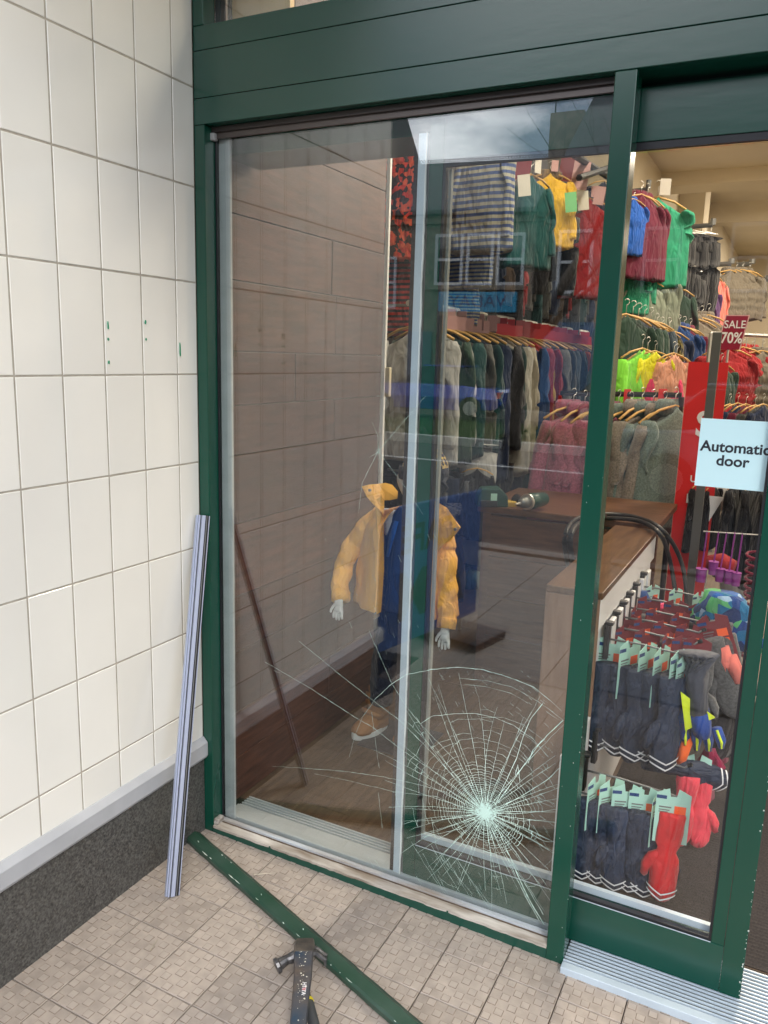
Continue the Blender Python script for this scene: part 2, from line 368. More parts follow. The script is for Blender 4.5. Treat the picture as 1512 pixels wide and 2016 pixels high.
F_(MB().box(.0405, .078, .0535, .062, .03, 2.075), 'inner_jamb_strip', ALU, bevel=.001)
F_(MB().box(.0365, 1.1125, .036, .0435, 2.063, 2.0915), 'head_channel', mat('brown_aluminium', (.10, .085, .08), .35, metal=.6), bevel=.001)
F_(MB().box(.0365, 1.1125, .028, .0355, 2.078, 2.0918), 'head_channel', mat('brown_aluminium_dark', (.05, .042, .04), .4, metal=.5), bevel=.001)
F_(MB().box(.030, .048, .024, .042, 2.058, 2.077), 'end_cap', mat('grey_plastic_cap', (.35, .36, .37), .4), bevel=.002)
# corner where the paint has come away
F_(MB().box(.034, .052, .002, .034, .028, .046), 'chipped_corner_block', mat('chipped_white_corner', (.6, .57, .52), .8, col2=(.06, .04, .03), vscale=60, bump=.8, bscale=120), bevel=.003)

# cracked pane
pane = F_(MB().box(.0405, 1.1125, .0452, .0512, .03, 2.066), 'window_pane', GLASSW, label='large clear window pane, cracked in a web at its lower right')
CRACK = mat('cracked_glass_edges', (.62, .84, .77), .35, spec=.8)
cb = MB(); CY = .0444
def G(u, v): p = P(u, v, Y=.045); return Vector((p.x, p.z))
def clipped(p): return .045 < p.x < 1.110 and .034 < p.y < 2.05
def crack(pts, w0, w1=None, jit=.0007, branches=0):
    """thin raised ribbon along 2-D points of the pane"""
    w1 = w0 if w1 is None else w1
    # resample
    out = []
    for a, b in zip(pts, pts[1:]):
        n = max(1, int((b-a).length/.008))
        for i in range(n): out.append(a.lerp(b, i/n))
    out.append(pts[-1]); n = len(out); prev = None
    side = []; yj = random.uniform(0, .0007)
    for i, p in enumerate(out):
        t = (out[min(i+1, n-1)]-out[max(i-1, 0)])
        if t.length < 1e-6: continue
        t.normalize(); nn = Vector((-t.y, t.x))
        q = p + nn*(noise.noise(Vector((p.x*60, p.y*60, 1)))*jit*2)
        w = .92*(w0+(w1-w0)*i/n)*(.35+.7*abs(noise.noise(Vector((p.x*130, p.y*130, 7))))*1.6)
        side.append((q+nn*w/2, q-nn*w/2, clipped(q)))
    for a, b in zip(side, side[1:]):
        if not (a[2] and b[2]): continue
        y0_ = CY-.0012+yj+.00004*(len(cb.f) % 7); yb = CY+.0006
        v = [(a[0].x, y0_, a[0].y), (a[1].x, y0_, a[1].y), (b[1].x, y0_, b[1].y), (b[0].x, y0_, b[0].y)]
        v2 = [(x, yb, z) for x, y, z in v]
        cb.add(v+v2, [(0,1,2,3),(0,4,5,1),(3,2,6,7)])
cen = G(955, 1600); rc = random.Random(3)
NR = 52; angs = []
for i in range(NR): angs.append(i*2*math.pi/NR + rc.uniform(-.04, .04))
def radlen(a):
    d = math.degrees(a) % 360
    base = .20+.10*rc.random()
    if 60 < d < 175: base = .26+.14*rc.random()
    if 300 < d < 345: base = .24+.1*rc.random()
    return base
lens = [radlen(a) for a in angs]; curve = [rc.uniform(-.16, .16) for _ in angs]
ES = 1.0
def rad(a, cv, r): 
    an = a + cv*min(1.4, r/.25)
    return cen + Vector((math.cos(an)*r, math.sin(an)*r*ES))
cb.loft([[ (cen.x+math.cos(a)*.006, y_, cen.y+math.sin(a)*.006) for a in [i*.7 for i in range(9)]] for y_ in (CY-.0002, CY+.0005)])
for a, l, cv in zip(angs, lens, curve):
    n = 14; pts = [rad(a, cv, .004+l*i/n) for i in range(n+1)]
    crack(pts, .0019, .0006)
for k in range(26):          # extra short rays near the impact
    a = rc.uniform(0, 6.283); l = rc.uniform(.03, .08); crack([rad(a, 0, .002), rad(a, .05, l)], .0016, .0008)
r = .008
while r < .30:
    dens = max(.0, 1-(r/.34)**1.3)
    for i in range(NR):
        a, b = angs[i], angs[(i+1) % NR] + (2*math.pi if i == NR-1 else 0)
        d = math.degrees(a) % 360
        pr = min(1, dens*1.15) if 20 < d < 200 else (dens*.75 if r < .12 else .15*dens)
        if rc.random() < pr:
            r1 = r*(1+rc.uniform(-.02, .02)); r2 = r*(1+rc.uniform(-.02, .02))
            m_ = (a+b)/2; p1 = rad(a, curve[i], r1); p2 = rad(b, curve[(i+1) % NR], r2)
            mid = (p1+p2)/2 + (((p1+p2)/2-cen).normalized())*(.02*r)
            crack([p1, mid, p2], .0013 if r < .14 else .0008, jit=.0003)
    r *= 1.09 if r < .06 else (1.075 if r < .16 else 1.10)
# white crushed centre
for k in range(900):
    a = rc.uniform(0, 6.283); q = abs(rc.gauss(0, .017)); s = rc.uniform(.0010, .0030); p = cen+Vector((math.cos(a)*q, math.sin(a)*q))
    an = rc.uniform(0, 3.14); crack([p, p+Vector((math.cos(an), math.sin(an)))*s*2.4], s*.7, jit=0)
def gl(pts, w=.0011, w1=None): crack([G(*p) for p in pts], w, w1 if w1 else w)
# long runs and arcs, on the pane where the photograph shows them
gl([(955,1600),(880,1535),(790,1475),(735,1432),(700,1412),(612,1355),(523,1303)], .0018, .0008)
gl([(955,1600),(905,1540),(840,1470),(790,1420),(735,1379),(660,1320),(589,1262)], .0018, .0008)
gl([(955,1600),(900,1500),(828,1425),(800,1390),(772,1346),(748,1290),(726,1240)], .0016, .0009)
gl([(940,1600),(880,1560),(828,1545),(760,1530),(680,1518),(600,1512),(536,1508)], .0014, .0005)
gl([(945,1605),(860,1568),(775,1558),(690,1537),(620,1523)], .0012, .0005)
gl([(950,1603),(905,1606),(860,1608),(820,1615),(794,1622)], .0015, .0008)
gl([(945,1610),(890,1625),(850,1640),(815,1662),(790,1680)], .0015, .001)
gl([(830,1648),(905,1632),(950,1610)], .0012)
gl([(772,1346),(800,1328),(850,1318),(900,1313),(950,1318),(1000,1332),(1050,1352),(1085,1380)], .0019, .0014)
gl([(772,1346),(740,1375),(715,1410),(700,1445),(688,1490)], .0012, .0006)
gl([(905,1335),(960,1340),(1010,1353),(1050,1375),(1090,1402)], .0008)
gl([(915,1347),(960,1352),(1005,1364),(1040,1384)], .0007)
gl([(828,1425),(850,1410),(890,1405),(935,1404),(975,1413),(1010,1427),(1050,1455),(1080,1490)], .0018, .001)
gl([(950,1412),(990,1412),(1030,1426),(1075,1460)], .0008)
gl([(860,1570),(890,1470),(905,1457),(940,1452),(980,1462),(1010,1475),(1040,1498)], .0008)
gl([(975,1585),(1000,1530),(1018,1490),(1030,1450),(1045,1415),(1068,1385)], .0026, .0024)
gl([(980,1580),(1015,1530),(1040,1495),(1065,1460),(1085,1440),(1109,1418)], .0030, .0030)
gl([(1040,1502),(1050,1475),(1072,1455)], .0022); gl([(1015,1525),(1020,1505),(1024,1540)], .002)
gl([(985,1590),(1035,1562),(1073,1538),(1085,1528),(1102,1512)], .0016, .0022)
gl([(985,1605),(1030,1616),(1073,1614)], .0011); gl([(985,1612),(1030,1632),(1073,1656),(1088,1657)], .0015, .002)
gl([(975,1620),(995,1665),(1010,1700),(1030,1745),(1050,1785),(1072,1820)], .0022, .0032)
gl([(1000,1690),(1028,1730),(1055,1775),(1070,1800)], .0018, .0016); gl([(965,1625),(1000,1690),(1035,1765),(1062,1812)], .0014, .0018)
gl([(970,1620),(1005,1660),(1030,1700)], .0010); gl([(960,1625),(975,1665),(1000,1710)], .001)
gl([(850,1610),(858,1662),(870,1690),(905,1730),(930,1760)], .0011, .0006)
for (u, v, du, dv) in [(725,1687,60,100),(738,1693,48,60),(810,1657,60,95),(833,1680,62,110),(850,1665,55,90),(862,1722,30,55),(880,1690,75,120),(900,1690,80,120),(820,1725,48,72),(848,1745,60,75),(870,1680,12,22),(868,1688,14,24),(905,1700,60,80),(990,1690,30,60),(1010,1700,30,70),(745,1560,8,70),(732,1402,15,110),(540,1320,12,5),(1040,1630,30,45),(1050,1625,32,50),(1060,1570,32,12),(1055,1575,34,14),(1062,1605,30,22),(1075,1400,30,20),(1080,1395,28,22),(1085,1380,22,20)]:
    gl([(u, v), (u+du*.5, v+dv*.52), (u+du, v+dv)], .0009, .0006)
for k in range(170):          # hatch of fine short cracks
    z = rc.random()
    if z < .42: u, v = rc.uniform(850, 1000), rc.uniform(1640, 1760); an = math.radians(-58)
    elif z < .7: u, v = rc.uniform(820, 1085), rc.uniform(1320, 1430); an = math.radians(-30 if u > 950 else -55)
    elif z < .9: u, v = rc.uniform(1010, 1090), rc.uniform(1440, 1640); an = math.radians(-40)
    else: u, v = rc.uniform(640, 900), rc.uniform(1050, 1300); an = math.radians(-62)
    p = G(u, v); l = rc.uniform(.005, .022); an += rc.uniform(-.12, .12)
    crack([p, p+Vector((math.cos(an), math.sin(an)))*l], .0006, jit=.0002)
# the small star higher up
st = (745, 888)
for e in [(733, 830), (760, 868), (838, 780), (706, 1010), (833, 1012), (749, 950), (728, 900)]:
    mid = ((st[0]+e[0])/2 + (-12 if e[1] > 980 and e[0] < 740 else 4), (st[1]+e[1])/2+rc.uniform(-8, 2)); gl([st, mid, e], .0010, .0004)
for k in range(10):
    a = k*.628; gl([(st[0]+4*math.cos(a), st[1]+4*math.sin(a)), (st[0]+4*math.cos(a+.63), st[1]+4*math.sin(a+.63))], .0011)
cw = cb.build('crack_web', CRACK, pane, kind='stuff', label='white spider web of cracks around the impact point')

# ---- threshold
th = MB(); th.box(.0355, 1.1125, .0625, .128, -.02, .034)
th_o = th.build('threshold', ALU, None, bevel=.002, label='grey aluminium threshold running under the side window and the door', cat='threshold')
for k in range(5):
    y = .134+k*.013
    MB().box(.0355, .70, y, y+.0050, .0, .028).build('rib', ALU, th_o, bevel=.0008)
MB().box(.0355, .70, .1285, .20, -.02, .022).build('rib_bed', STEELG, th_o)
MB().box(1.158, 3.3, -.03, -.006, -.03, .004).build('nosing', ALUL, th_o, bevel=.002)
MB().box(1.158, 3.3, -.0055, .30, -.03, -.002).build('rib_bed', STEELG, th_o)
for k in range(16):
    y = -.001+k*.0128
    if y > .205: break
    MB().box(1.158, 3.3, y, y+.0040, -.0015, .004).build('rib', ALUL, th_o, bevel=.0008)

# ================================================================== SLIDING DOOR LEAF
dr = empty('sliding_door', (1.12, .09, 0), 'green framed sliding glass door leaf with an automatic door notice, standing half open behind the window', 'door')
def D_(b, name, m, **k): return b.build(name, m, dr, (-1.12, -.09, 0), **k)
ZB, ZT = .010, 2.075
D_(MB().box(.6665, .7030, .07, .11, ZB, ZT), 'stile', GREENV, bevel=.0012)
D_(MB().box(1.5195, 1.567, .07, .11, ZB, ZT), 'stile', GREENV, bevel=.0012)
D_(MB().box(1.4895, 1.5185, .0715, .11, .135, 1.967), 'glazing_bead', GREENV, bevel=.001)
D_(MB().box(.7035, 1.519, .0705, .11, ZB, .1345), 'bottom_rail', GREEN, bevel=.0012)
D_(MB().box(.7035, 1.519, .0705, .11, 1.9675, ZT), 'top_rail', GREEN, bevel=.0012)
D_(MB().box(.7033, .7092, .074, .09, .135, 1.967), 'gasket', ALUD); D_(MB().box(1.4835, 1.489, .074, .09, .135, 1.967), 'gasket', ALUD)
D_(MB().box(.7094, 1.4833, .0735, .0885, .135, .1425), 'gasket', ALUD); D_(MB().box(.7094, 1.4833, .074, .0885, 1.952, 1.9672), 'gasket', ALUD)
D_(MB().box(.7035, 1.489, .070, .0715, .1345, .1362), 'drip_strip', ALUL)
D_(MB().box(.7094, 1.4833, .0955, .109, .1425, .160), 'inner_bead', ALUL); D_(MB().box(.7094, .7160, .0955, .109, .1605, 1.951), 'inner_bead', mat('cream_bead', (.34, .35, .33), .5))
D_(MB().box(.7095, 1.483, .0895, .095, .143, 1.951), 'glass_pane', GLASSD)
# pale edge profile with dark brush on the leading edge
def edge_strip():
    b = MB(); n = 120; rings = []
    for i in range(n+1):
        z = .03 + 2.0*i/n
        e = .0012*noise.noise(Vector((z*18, 1, 2)))+.0016*noise.noise(Vector((z*50, 3, 2)))
        rings.append([(.6395, .064, z), (.6590+e, .064, z), (.6590+e, .072, z), (.6395, .072, z)])
    return b.loft(rings)
D_(edge_strip(), 'edge_profile', ALUL)
def drip():
    b = MB(); n = 160; rings = []
    for i in range(n+1):
        z = .03 + 2.0*i/n
        e = .0022*noise.noise(Vector((z*11, 1, 9)))+.0016*noise.noise(Vector((z*45, 3, 9)))
        rings.append([(.6592, .0625, z), (.6628+e, .0625, z), (.6628+e, .0675, z), (.6592, .0675, z)])
    return b.loft(rings)
D_(drip(), 'ragged_sealant', mat('white_sealant', (.85, .9, .92), .5))
D_(MB().box(.6275, .6390, .066, .075, .03, 2.03), 'brush_seal', mat('dark_brown_brush', (.035, .028, .028), .9, var=.4, vscale=200))
D_(MB().box(.6395, .6660, .0725, .1, .03, 2.03), 'edge_backing', STEELG)
# notice
nTL, nBR = P(1381, 823, Y=.088), P(1511, 967, Y=.088)
sg = D_(MB().box(nTL.x, nTL.x+.158, .0878, .0888, nBR.z-.002, nTL.z), 'notice', mat('pale_blue_notice', (.56, .80, .86), .45), label='pale blue square notice reading Automatic door')
INK = mat('black_ink', (.015, .02, .03), .5)
cx_ = P(1447, 882, Y=.0875).x; cx2 = P(1442, 909, Y=.0875).x
text('Automatic', .0325, INK, sg, (cx_, .0875, P(1440, 882, Y=.088).z), (math.pi/2, 0, 0), 'notice_text', bold=.0008, sx=1.02, extrude=.0002)
text('door', .0325, INK, sg, (cx2, .0875, P(1440, 909, Y=.088).z), (math.pi/2, 0, 0), 'notice_text', bold=.0008, sx=1.02, extrude=.0002)

# rest of the front, to the right of the photograph
F_(MB().box(3.3, 3.35, 0, .05, -.03, TOPZ), 'post', GREENV)
F_(MB().box(3.35, 4.4, .045, .051, .1, TOPZ), 'side_pane', GLASSW)
F_(MB().box(3.35, 4.4, 0, .05, -.03, .1), 'kick_board', GREEN)
MB().box(4.4, 4.9, -1.17, .06, -.05, 3.02).build('end_pier', TILE, label='plain cream pier closing the entrance recess on the far right', cat='pier')
MB().box(-.45, 4.9, .05, .35, 3.02, 4.6).build('upper_wall', CREAM, label='cream wall above the shop front transom', cat='wall')

# ================================================================== THINGS LEFT ON THE ENTRANCE FLOOR
# leaning profile
pb, pt = P(341, 1765, Z=0), Vector((.026, -.012, 1.027))
pb.z = .002
ax = (pt-pb); L = ax.length; ax.normalize()
lp = empty('leaning_profile', pb, 'grey-blue grooved aluminium profile leaning in the corner against the tiled wall', 'metal profile')
side = Vector((.45, .9, 0)); side = (side-ax*side.dot(ax)).normalized(); nor = ax.cross(side)
def strip(b, s0, s1, n0, n1, mi=0):
    v = []
    for t in (0, L):
        for s, n in ((s0, n0), (s1, n0), (s1, n1), (s0, n1)): v.append(ax*t+side*s+nor*n)
    b.add(v, [(0,1,2,3),(4,7,6,5),(0,4,5,1),(1,5,6,2),(2,6,7,3),(3,7,4,0)], mi)
b = MB(); strip(b, -.017, .017, .0, .010); b.build('back_channel', STEELG, lp)
BLUEG = mat('blue_grey_aluminium', (.42, .47, .62), .3, metal=.3)
for s0, s1, n, m_ in ((-.017, -.0125, -.004, BLUEG), (-.011, -.0095, -.001, ALUD), (-.0085, .0025, -.006, BLUEG), (.004, .006, -.004, ALUD), (.0070, .0095, -.003, STEELG), (.011, .0135, -.004, ALUD), (.0145, .017, -.003, BLUEG)):
    b = MB(); strip(b, s0, s1, n, -.0002); b.build('rib', m_, lp)
b = MB(); strip(b, -.021, -.0172, .002, .012); b.build('edge_fin', BLUEG, lp)
# the green bead lying diagonally
bA, bB = P(379, 1652, Z=0), P(800, 2022, Z=0); ext = (bB-bA).normalized(); bB = bB + ext*.28
bd = empty('fallen_glazing_bead', bA, 'long green painted timber bead lying diagonally across the tiles in front of the window', 'timber bead')
dX = (bB-bA); LB = dX.length; dX.normalize(); nX = Vector((-dX.y, dX.x, 0))
b = MB(); n = 60; rings = []
prof = [(-.024, 0), (-.025, .013), (-.020, .0185), (.009, .0225), (.0165, .0175), (.0205, .016), (.0215, 0)]
for i in range(n+1):
    t = LB*i/n; w = .0006*math.sin(i*1.3)
    rings.append([dX*t+nX*(s+w)+Vector((0, 0, z+.0015)) for s, z in prof])
b.loft(rings); b.build('bead_body', GREEND, bd)
chip = mat('bare_pale_chip', (.72, .82, .74), .6); rk = random.Random(5)
b = MB()
for k in range(26):
    t = rk.uniform(.03, LB*.98); l = rk.uniform(.003, .03); s = -.0220+rk.uniform(-.0008, .0006); z = .0178; w = rk.uniform(.0003, .0009)
    if rk.random() < .25: s = rk.uniform(-.012, .008); z = .0245; l *= .3; w *= 1.4
    q = [dX*(t)+nX*s, dX*(t+l*.5)+nX*(s+w), dX*(t+l)+nX*s, dX*(t+l*.5)+nX*(s-w)]
    b.loft([[Vector((p.x, p.y, z-.002)) for p in q], [Vector((p.x, p.y, z+.0012)) for p in q]])
b.build('paint_chips', chip, bd, kind='stuff')
b = MB(); rings = []
for i in range(n+1):
    t = LB*i/n; rings.append([dX*t+nX*s+Vector((0, 0, z)) for s, z in ((.0218, .002), (.0218, .014), (.0255+.0020*noise.noise(Vector((t*20, 0, 0))), .013), (.0255, .002))])
b.loft(rings); b.build('rubber_edge', mat('dusty_rubber', (.05, .05, .05), .8, var=.5, vscale=60), bd)

# claw hammer
hp = P(590, 1898, Z=.045)
hm = empty('claw_hammer', (hp.x, hp.y, 0), 'claw hammer with black and yellow handle lying across the green bead under the pry bar', 'hammer')
HST = mat('worn_black_steel', (.13, .13, .135), .36, metal=.7, var=.6, vscale=60, bump=.3, bscale=120)
def H(u, v, z): p = P(u, v, Z=z); return Vector((p.x-hp.x, p.y-hp.y, z))
face, neck, eye, claw1, claw2 = H(543, 1903, .022), H(566, 1889, .030), H(590, 1880, .035), H(622, 1872, .040), H(641, 1886, .028)
b = MB(); b.tube([face, face.lerp(neck, .28), face.lerp(neck, .34), neck, eye], [.019, .0195, .0145, .0115, .017], 12); b.build('hammer_head', HST, hm, smooth=False, bevel=.001)
for s in (-1, 1):
    off = (claw2-eye).cross(Vector((0, 0, 1))).normalized()*.0055*s
    b = MB(); b.tube([eye+off*.8, claw1+off, claw2+off*1.4, claw2+off*1.5+Vector((.002, -.003, -.014))], [.0105, .0085, .0062, .002], 8); b.build('claw', HST, hm)
h0, h1 = H(583, 1890, .032), H(622, 2030, .022)
b = MB(); b.tube([h0, h0.lerp(h1, .5)], [.0075, .0085], 10); b.build('handle_shaft', BLACK, hm)
dd = (h1-h0); b = MB(); b.tube([h0.lerp(h1, .5), h0.lerp(h1, .62), h1, h1+dd*.8], [.010, .0135, .0125, .015], 12, ry=[.008, .010, .010, .011]); b.build('handle_grip', mat('grey_rubber_grip', (.045, .05, .055), .6), hm, smooth=True)
b = MB(); b.tube([h0.lerp(h1, .60), h0.lerp(h1, .625)], [.0140, .0142], 12); b.build('grip_band', mat('yellow_rubber', (.65, .55, .02), .5), hm)

# pry bar
pr0 = P(597, 1866, Z=.05)
pr = empty('pry_bar', (pr0.x, pr0.y, 0), 'paint-spattered blue flat pry bar lying across the green bead on top of the hammer', 'pry bar')
def Q(u, v, z): p = P(u, v, Z=z); return Vector((p.x-pr0.x, p.y-pr0.y, z))
PRY = mat('worn_blue_steel', (.035, .075, .13), .35, metal=.55, col2=(.16, .13, .11), vscale=16, bump=.3, bscale=90)
cl = [Q(600, 1850, .038), Q(600, 1860, .049), Q(598, 1875, .054), Q(596, 1925, .052), Q(591, 1975, .048), Q(586, 2030, .042), Q(580, 2100, .030)]
wd = [.0225, .0250, .0240, .0215, .0195, .0185, .0185]; b = MB(); rings = []
for i, p in enumerate(cl):
    t = (cl[min(i+1, 6)]-cl[max(i-1, 0)]).normalized(); s = t.cross(Vector((0, 0, 1))).normalized(); nn = s.cross(t)
    w = wd[i]; h = .0032
    rings.append([p-s*w-nn*h*.3, p-s*w*.86+nn*h, p+s*w*.86+nn*h, p+s*w-nn*h*.3, p+s*w*.8-nn*h, p-s*w*.8-nn*h])
b.loft(rings); b.build('bar', PRY, pr)
b = MB(); b.loft([[p+Vector((0, 0, .0007))+(p-cl[i])*.03 for p in rings[i]] for i in (0, 1, 2)]); b.build('worn_head', mat('worn_bare_steel', (.28, .25, .21), .38, metal=.75, col2=(.09, .09, .10), vscale=22, bump=.3, bscale=80), pr)
spt = mat('dried_paint_spots', (.75, .74, .62), .6); b = MB()
for k in range(46):
    i = rk.choice([2, 2, 3, 3, 4]); f = rk.random(); p = cl[i].lerp(cl[i+1], f); s = (cl[i+1]-cl[i]).normalized().cross(Vector((0, 0, 1))).normalized()
    q = p+s*rk.uniform(-.011, .011)+Vector((0, 0, .0032)); rr = rk.uniform(.0004, .0022); ph = rk.uniform(0, 6)
    ring = [q+Vector((math.cos(a*1.05+ph)*rr*rk.uniform(.5, 1.2), math.sin(a*1.05+ph)*rr*rk.uniform(.5, 1.2), 0)) for a in range(6)]
    b.loft([ring, [p_+Vector((0, 0, .0006)) for p_ in ring]])
b.build('paint_spots', spt, pr, kind='stuff')
tp = cl[3].lerp(cl[4], .45)+Vector((.006, 0, .0038))
dv = (cl[4]-cl[3]).normalized(); rz = math.atan2(dv.y, dv.x)
text('HTITA', .013, WHITE, pr, tp, (0, 0, rz), 'handle_lettering', bold=.0003)
text('TI', .010, mat('red_print', (.6, .02, .05), .5), pr, tp+Vector((.0, .0, .0004))+dv*.001, (0, 0, rz), 'handle_lettering')
# nails and splinters
NAIL = mat('pale_nail', (.5, .45, .36), .4, metal=.4)
for (u0, v0, u1, v1, lb) in [(500, 1720, 537, 1717, 'small nail lying on the tiles between the bead and the window'), (506, 1810, 511, 1828, 'short nail lying on the tiles beside the left edge of the green bead'), (296, 1868, 311, 1847, 'bent nail lying on the tiles below the leaning profile')]:
    a, c = P(u0, v0, Z=.004), P(u1, v1, Z=.004); n_ = empty('nail', (a.x, a.y, zf(a.x)), lb, 'nail'); d = Vector((c.x-a.x, c.y-a.y, 0)); b = MB()
    b.tube([Vector((0, 0, .004)), d*.5+Vector((0, 0, .0045)), d+Vector((0, 0, .004))], [.0011, .0011, .0004], 6); b.build('shank', NAIL, n_)
    e = d.normalized(); b = MB(); b.tube([Vector((0, 0, .004))-e*.0008, Vector((0, 0, .004))+e*.0006], .0026, 8); b.build('head', NAIL, n_)
b = MB()
for k in range(260):
    x, y = rk.uniform(.02, 1.15), -abs(rk.gauss(0, .10))-.004
    if rk.random() < .35: x, y = rk.uniform(.02, .12), rk.uniform(-.10, -.004)
    s = rk.uniform(.0005, .0018); z = zf(x)
    b.add([(x-s, y-s*.6, z), (x+s, y-s*.8, z), (x+s*.3, y+s, z), (x, y, z+s*1.1+.001)], [(0,1,3),(1,2,3),(2,0,3),(0,2,1)])
b.build('grit', mat('dark_grit', (.05, .035, .025), .9, col2=(.5, .45, .38), vscale=90), kind='stuff')

# ================================================================== SHOP INTERIOR: SHELL
ORD = ['first','second','third','fourth','fifth','sixth','seventh','eighth','ninth','tenth','eleventh','twelfth','thirteenth','fourteenth','fifteenth','sixteenth','seventeenth','eighteenth','nineteenth','twentieth','twenty-first','twenty-second','twenty-third','twenty-fourth','twenty-fifth','twenty-sixth','twenty-seventh','twenty-eighth']
ifl = MB().box(-.5, 7, .20, 26, -.06, -.004).build('shop_floor', mat('floor_gap', (.03, .02, .014), .9), kind='structure')
lm = [MB().box(-.0945, .0945, 0, 1.197, -.0035, 0).mesh('floor_plank', LAMI)]
for i in range(22):
    x = -.40+.19*i+.095
    for j in range(-1, 8):
        y0 = .205 + j*1.2 + (i*.43 % 1.2) - .0
        if y0 > 8: continue
        if y0 < .205:
            l = y0+1.197-.205
            if l < .05: continue
            me = MB().box(-.0945, .0945, 0, l, -.0035, 0).mesh('floor_plank', LAMI); place('floor_plank', me, ifl, (x, .205, 0)); continue
        place('floor_plank', lm[0], ifl, (x, y0, 0))
# dark entrance matting with ribs
MATT = mat('dark_ribbed_matting', (.050, .042, .038), .92, var=.3, vscale=200, bump=.6, bscale=400)
em = empty('entrance_mat', (2.015, 1.1, 0), 'dark brown ribbed entrance mat on the shop floor just inside the door', 'mat')
MB().box(-.92, 1.2, -.89, .9, -.003, .003).build('backing', MATT, em)
b = MB()
for k in range(125):
    y = -.885+k*.0142; b.add([(-.92, y, .003), (1.2, y, .003), (1.2, y+.004, .0078), (-.92, y+.004, .0078), (-.92, y+.0105, .003), (1.2, y+.0105, .003)], [(0,1,2,3),(3,2,5,4)])
b.build('ribs', MATT, em, kind='stuff')
# plank lined wall on the left
pw = empty('plank_wall', (-.03, .8, 0), 'dark red-brown wooden plank lining on the inner side wall beside the mannequin', 'wall')
MB().box(-.05, -.004, -.64, .37, 0, 3.0).build('wall_core', ALUD, pw)
z = 0.0; rr = random.Random(11); k = 0
while z < 2.95:
    h = (.155, .165, .21, .19, .24, .22)[k % 6]; k += 1
    y = -.64
    while y < .37:
        l = min(rr.uniform(.35, .9), .37-y)
        if .37-y-l < .12: l = .37-y
        MB().box(-.004, .012+rr.uniform(0, .004), y+.0012, y+l-.0012, z+.0015, z+h-.0015).build('plank', PLANK, pw, bevel=.0015)
        y += l
        if .37-y < .01: break
    z += h
inn = empty('shop_walls', (3, 12, 0), 'cream painted side and back walls of the shop with downstand beams', 'wall')
def I_(b, n, m=CREAM): return b.build(n, m, inn, (-3, -12, 0))
I_(MB().box(-.75, -.5, 1.201, 26, 0, 4.9), 'side_wall'); I_(MB().box(-.5, -.08, 1.17, 1.20, 0, 3.0), 'return_wall', PLANK)
I_(MB().box(-.75, 7.2, 26, 26.2, 0, 5), 'back_wall'); I_(MB().box(7, 7.2, .1, 26, 0, 5), 'side_wall')
I_(MB().box(4.9, 7, .0, .12, 0, 3.1), 'front_wall')
I_(MB().box(-.5, 7, .35, 10.6, 4.15, 4.3), 'ceiling_panel'); I_(MB().box(-.5, 7, 10.6, 11.2, 3.97, 4.9), 'beam')
I_(MB().box(-.5, 7, 11.2, 26, 4.85, 5.0), 'ceiling_panel'); I_(MB().box(-.5, 7, 17, 17.5, 4.45, 4.85), 'beam')
I_(MB().box(-.5, -.15, 5.9, 6.2, 0, 4.15), 'pilaster'); I_(MB().box(-.5, 7, 5.95, 6.15, 3.95, 4.15), 'beam'); I_(MB().box(-.5, -.1, 12.5, 13.2, 0, 4.85), 'pilaster')
# black overhead bars near the window
for (a, c) in [((1130, 305), (1200, 350)), ((1140, 350), (1200, 330))]:
    p, q = P(*a, Y=2.6), P(*c, Y=3.3); MB().tube([p, q], .018, 6).build('ceiling_bar', BLACK, label='black overhead display bar ' + ('sloping' if a[0] == 1130 else 'crossing') + ' above the striped jackets', cat='bar')
# ceiling lamps of the shop (out of the photograph's view)
LAMPM = bpy.data.materials.new('lit_lamp_tube'); LAMPM.use_nodes = True; LAMPM.node_tree.nodes['Principled BSDF'].inputs['Emission Color'].default_value = (1, .82, .58, 1); LAMPM.node_tree.nodes['Principled BSDF'].inputs['Emission Strength'].default_value = 6
for i, (x, y, zc, e) in enumerate([(4.4, 1.3, 4.1, 60), (2.0, 4.4, 4.1, 95), (2.4, 8.4, 4.1, 150), (2.6, 14, 4.7, 230), (2.6, 21, 4.8, 230), (5.6, 5.6, 4.1, 80), (.95, 1.35, 3.75, 42)]):
    t = empty('ceiling_lamp', (x, y, zc), f'warm white ceiling strip lamp, {ORD[i]} back from the shop door', 'lamp', 'ceiling strip lamps in the shop')
    MB().box(-.12, .12, -.6, .6, .0, .05).build('housing', WHITE, t); MB().box(-.1, .1, -.58, .58, -.012, .0).build('diffuser', LAMPM, t)
    ld = bpy.data.lights.new('lamp_light', 'AREA'); ld.shape = 'RECTANGLE'; ld.size = .3; ld.size_y = 1.2; ld.energy = e; ld.color = (1, .86, .68)
    lo = bpy.data.objects.new('lamp_light', ld); COL.objects.link(lo); lo.parent = t; lo.location = (0, 0, -.03)

